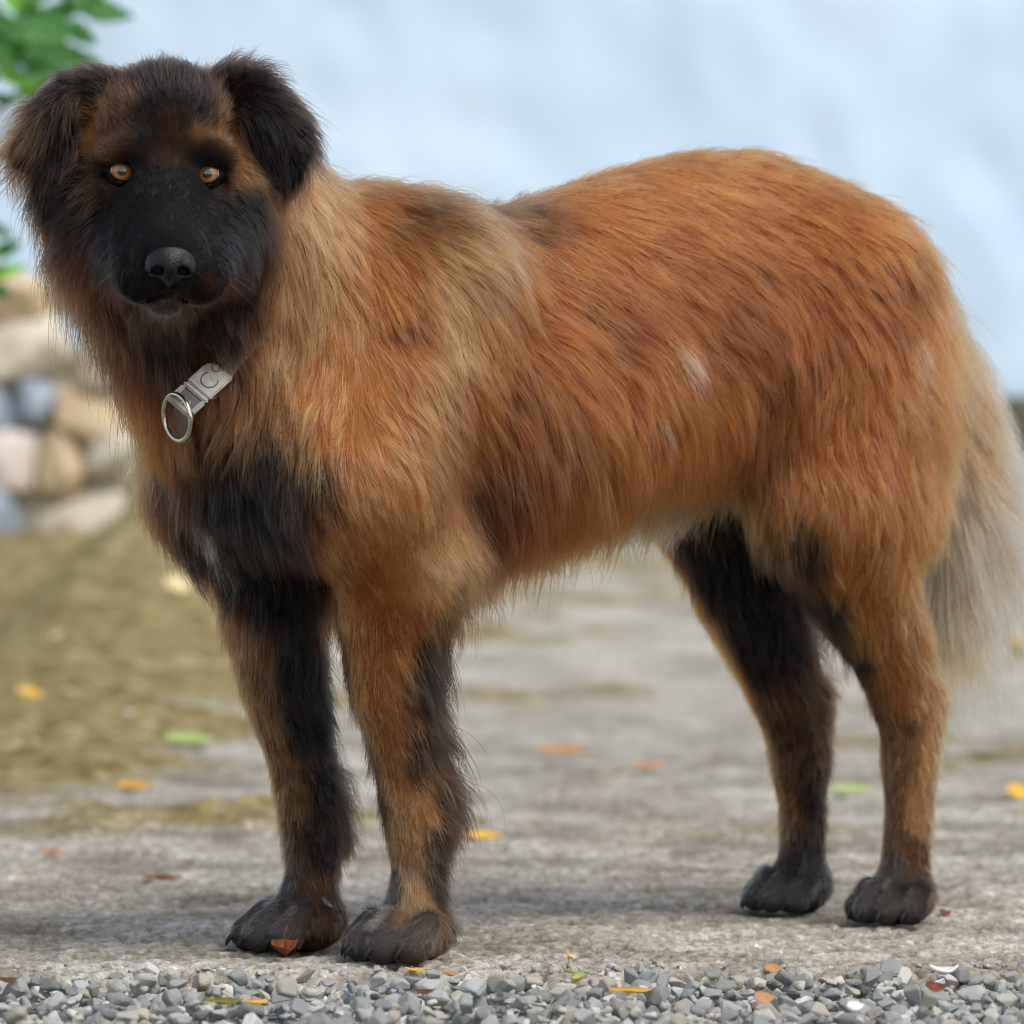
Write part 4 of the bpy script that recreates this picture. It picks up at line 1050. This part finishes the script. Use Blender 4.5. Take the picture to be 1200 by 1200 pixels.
for ei, e in enumerate(EYES):
    ey = nrm(CAM + np.array([0, 0, .15]) - e); ex = nrm(HX - ey * (HX @ ey)); ez = np.cross(ey, ex) * 1.0
    if ez[2] < 0: ez = -ez
    c = e + HF * .0008
    v, f = cap(.0124, .0, math.pi, 18)
    eo = add('eye', local_mesh('eye', v, f, c, ex, ey, ez, m_ball), dog)
    v, f = cap(.01256, .22, .82, 10)
    me = local_mesh('iris', v, f, c, ex, ey, ez, m_iris)
    ra_ = me.attributes.new('ring', 'FLOAT', 'POINT'); ra_.data.foreach_set('value', np.repeat(np.linspace(.28, 1, 11), 28).astype(np.float32))
    add('iris', me, eo)
    v, f = cap(.01262, .0, .30, 4); add('pupil', local_mesh('pupil', v, f, c, ex, ey, ez, m_pup), eo)
    # lids: a fleshy rim round an almond opening
    V, fs_ = [], []; NV = 40
    for j in range(NV):
        t = 2 * math.pi * j / NV; ct, st_ = math.cos(t), math.sin(t)
        sx_ = -1 if ei == 0 else 1
        ox = .0103 * ct; oz = (.0057 if st_ > 0 else .0070) * st_ * (1 - .28 * abs(ct) ** 3) + .0011 * ct * sx_ * 0 - .0012 * ct * sx_ * -1
        for sc_, dr in ((1.0, .0002), (1.03, .0008), (1.12, .0011), (1.30, .0001), (1.6, -.0055)):
            x, z_ = ox * sc_, oz * sc_
            y = math.sqrt(max(.0126 ** 2 - min(x * x + z_ * z_, .0118 ** 2), 0)) + dr
            V.append((x, y, z_))
    for j in range(NV):
        for k in range(4):
            a, b2 = j * 5 + k, ((j + 1) % NV) * 5 + k
            fs_.append((a, b2, b2 + 1, a + 1))
    add('eyelid', local_mesh('eyelid', V, fs_, c, ex, ey, ez, m_wet), eo)

nf = Field([np.linspace(-.027, .027, 90), np.linspace(-.03, .022, 86), np.linspace(-.03, .024, 90)])
X3 = np.eye(3)
nf.ell((0, -.006, .003), X3, (.0205, .019, .0145), .001)
nf.ell((0, .002, -.004), X3, (.012, .014, .013), .006)
for sx in (-1, 1):
    nf.ell((sx * .0125, -.002, -.003), X3, (.0085, .014, .0105), .004)
    nf.ell((sx * .0098, .010, -.0045), (nrm((1, 0, -.25 * sx)), X3[1], nrm((.25 * sx, 0, 1))), (.0052, .011, .0040), .002, carve=True)
    nf.cone((sx * .0140, .008, -.006), (sx * .0195, .001, -.0085), .0017, .0014, .002, carve=True)
nf.cone((0, .016, -.004), (0, .009, -.02), .0011, .0011, .002, carve=True)
nf.cone((0, -.004, -.011), (0, -.012, -.018), .0105, .009, .005)
nv_, nq_ = surface_nets(nf.F, nf.ax); nv_ = relax(nv_, nq_, 2)
m_nose, n, l, b = new_mat('nose_leather')
b.inputs['Base Color'].default_value = rgba((15, 14, 15)); b.inputs['Roughness'].default_value = .33; b.inputs['Specular IOR Level'].default_value = .32
vo = n.new('ShaderNodeTexVoronoi'); vo.inputs['Scale'].default_value = 900; tc = n.new('ShaderNodeTexCoord'); l.new(tc.outputs['Object'], vo.inputs['Vector'])
bp = n.new('ShaderNodeBump'); bp.inputs['Strength'].default_value = .45; bp.inputs['Distance'].default_value = .0008
l.new(vo.outputs['Distance'], bp.inputs['Height']); l.new(bp.outputs['Normal'], b.inputs['Normal'])
add('nose', local_mesh('nose', nv_, nq_, NOSE, HX, HF, HU, m_nose), dog)
m_claw = simple('claw_horn', (30, 27, 26), .55, 0, .2)
for p, f_, sc in CLAWS:
    v, fs_ = tube([p - f_ * .006, p + f_ * .003 - UP * .003, p + f_ * .007 - UP * .007, p + f_ * .0085 - UP * .0115], [.0030 * sc, .0030 * sc, .0021 * sc, .0006], 8)
    add('claw', mesh_from('claw', v, fs_, m_claw), dog)
# whiskers and the long guard hairs of the lip
wv, wf, o_ = [], [], 0
rw = np.random.default_rng(4)
for sx in (-1, 1):
    for k in range(4):
        a = Hpx(199 + sx * rw.uniform(30, 44), rw.uniform(302, 332), .06 + rw.uniform(-.015, .01))
        d = nrm(HX * sx * 1.0 + HF * rw.uniform(.0, .5) - HU * rw.uniform(-.1, .5)); L_ = rw.uniform(.03, .06)
        v, f = tube([a, a + d * L_ * .5, a + d * L_ - UP * L_ * .25], [.00011, .00009, .00004], 5)
        wv.append(v); wf += [tuple(i + o_ for i in t) for t in f]; o_ += len(v)
tag(add('whiskers', mesh_from('whiskers', np.concatenate(wv), wf, simple('whisker', (96, 92, 90), .4)), dog), kind='stuff')

# ------------------------------------------------------------------ collar
m_strap = noisy('webbing', (112, 108, 102), (140, 136, 128), 300, .85, .4)
m_buck = noisy('brushed_alloy', (128, 123, 116), (172, 167, 158), 60, .45, .25, 400, 5, .0008, spec=.5)
m_ring = simple('steel_ring', (200, 192, 176), .18, 1.0)
m_inl = simple('buckle_inlay', (92, 84, 78), .5)
m_mark = simple('engraving', (70, 68, 66), .6)
collar = tag(bpy.data.objects.new('dog_collar', None), 'grey collar with a metal buckle and hanging ring half buried in the neck fur', 'collar'); col.objects.link(collar)
def cb(a, b2, c): return C0 + 1.15 * a * E1 + 1.15 * b2 * E2 + c * E3
def slab(a0, a1, b0, b1, c0, c1, bev=.0012):
    bm = bmesh.new()
    vs = [bm.verts.new(cb(a, b2, c)) for c in (c0, c1) for b2 in (b0, b1) for a in (a0, a1)]
    for q in ((0, 1, 3, 2), (4, 6, 7, 5), (0, 4, 5, 1), (2, 3, 7, 6), (0, 2, 6, 4), (1, 5, 7, 3)): bm.faces.new([vs[i] for i in q])
    bmesh.ops.recalc_face_normals(bm, faces=bm.faces)
    bmesh.ops.bevel(bm, geom=bm.edges[:], offset=bev, segments=2, affect='EDGES')
    bm.verts.index_update(); V = np.array([v.co[:] for v in bm.verts]); f = [tuple(v.index for v in q.verts) for q in bm.faces]; bm.free()
    return V, f
# strap: a loop round the neck just above the skin
NC = C0 - E3 * .10
loop = []
for i in range(64):
    t = 2 * math.pi * i / 64
    dr = math.sin(t) * E1 + math.cos(t) * E3
    h = bvh.ray_cast(Vector(NC + dr * .32), Vector(-dr))
    rad_ = np.linalg.norm(np.array(h[0]) - NC) + .002 if h[0] is not None else .1
    loop.append(min(rad_, .15))
loop = np.array(loop)
loop[0] = .1; loop[1] = loop[-1] = .1 / math.cos(2 * math.pi / 64) - .002; loop[2] = loop[2] * .4 + .056; loop[-2] = loop[-2] * .4 + .056
for _ in range(2): loop[3:-2] = (loop[2:-3] + loop[3:-2] * 2 + loop[4:-1]) / 4
V, fs_ = [], []
for i in range(64):
    t = 2 * math.pi * i / 64; dr = math.sin(t) * E1 + math.cos(t) * E3
    for dc, db in ((0, -.0105), (0, .0105), (-.0025, .0105), (-.0025, -.0105)):
        V.append(NC + dr * (loop[i] + dc - .0006) + E2 * db)
for i in range(64):
    j = (i + 1) % 64
    for k in range(4):
        k2 = (k + 1) % 4; fs_.append((i * 4 + k, j * 4 + k, j * 4 + k2, i * 4 + k2))
add('strap', mesh_from('strap', V, fs_, m_strap, False), collar)
# buckle: a frame with a window, and a plain plate with an engraved mark
v1 = join([slab(-.0165, -.0125, -.0115, .0115, 0, .0045), slab(.0005, .004, -.0115, .0115, 0, .0045), slab(-.0125, .0005, -.0115, -.0078, 0.0001, .0044), slab(-.0125, .0005, .0078, .0115, .0001, .0044)])
bk = add('buckle', mesh_from('buckle', *v1, m_buck, False), collar)
add('inlay', mesh_from('inlay', *slab(-.0128, .0008, -.008, .008, .0002, .0018, .0003), m_inl, False), bk)
v, f = tube([cb(-.009 + .0012 * math.cos(a) * 3, .0035 * math.sin(a) * (1 if a < 4 else .4), .0021) for a in np.linspace(.3, 5.6, 16)], .0007, 6)
add('squiggle', mesh_from('squiggle', v, f, simple('squiggle', (172, 156, 148), .4)), bk)
pl = add('plate', mesh_from('plate', *slab(.0046, .030, -.0112, .0112, 0, .0042), m_buck, False), collar)
v, f = tube([cb(.016 + .0062 * math.cos(a), .0005 + .0062 * math.sin(a), .0043) for a in np.linspace(.9, 5.4, 26)], .00055, 6)
add('emblem', mesh_from('emblem', v, f, m_mark), pl)
v, f = tube([cb(.0265 + .0030 * math.cos(a), -.003 + .0030 * math.sin(a), .0043) for a in np.linspace(0, 6.2, 20)], .0005, 6)
add('emblem', mesh_from('emblem', v, f, m_mark), pl)
# ring
rc = at(207.5, 489, C0[1] - .006)
ra1 = nrm(np.array([.60, -.80, .05])); ra2 = nrm(np.array([.16, .05, -1.0])); ra2 = nrm(ra2 - ra1 * (ra1 @ ra2))
v, f = tube([rc + .0196 * (math.cos(a) * ra1 + math.sin(a) * ra2) for a in np.linspace(0, 2 * math.pi, 40, endpoint=False)], .0021, 10, closed=True)
add('ring', mesh_from('ring', v, f, m_ring), collar)

# a sliver of leaf caught in the coat above the right front paw
h_ = see(383, 1058)
if h_ is not None:
    p_ = np.array(h_[0]); p_ = p_ + nrm(CAM - p_) * .011
    o = tag(add('leaf_sliver', leaf_mesh('leaf_sliver', .014, .0045, .3, .3, simple('dark_leaf', (62, 74, 72), .25), .02)), 'tiny dark glossy leaf sliver caught in the fur just above a front paw', 'leaf')
    o.location = p_; o.rotation_euler = (1.2, .75, .3)
print('done', round(time.time() - T0, 1))
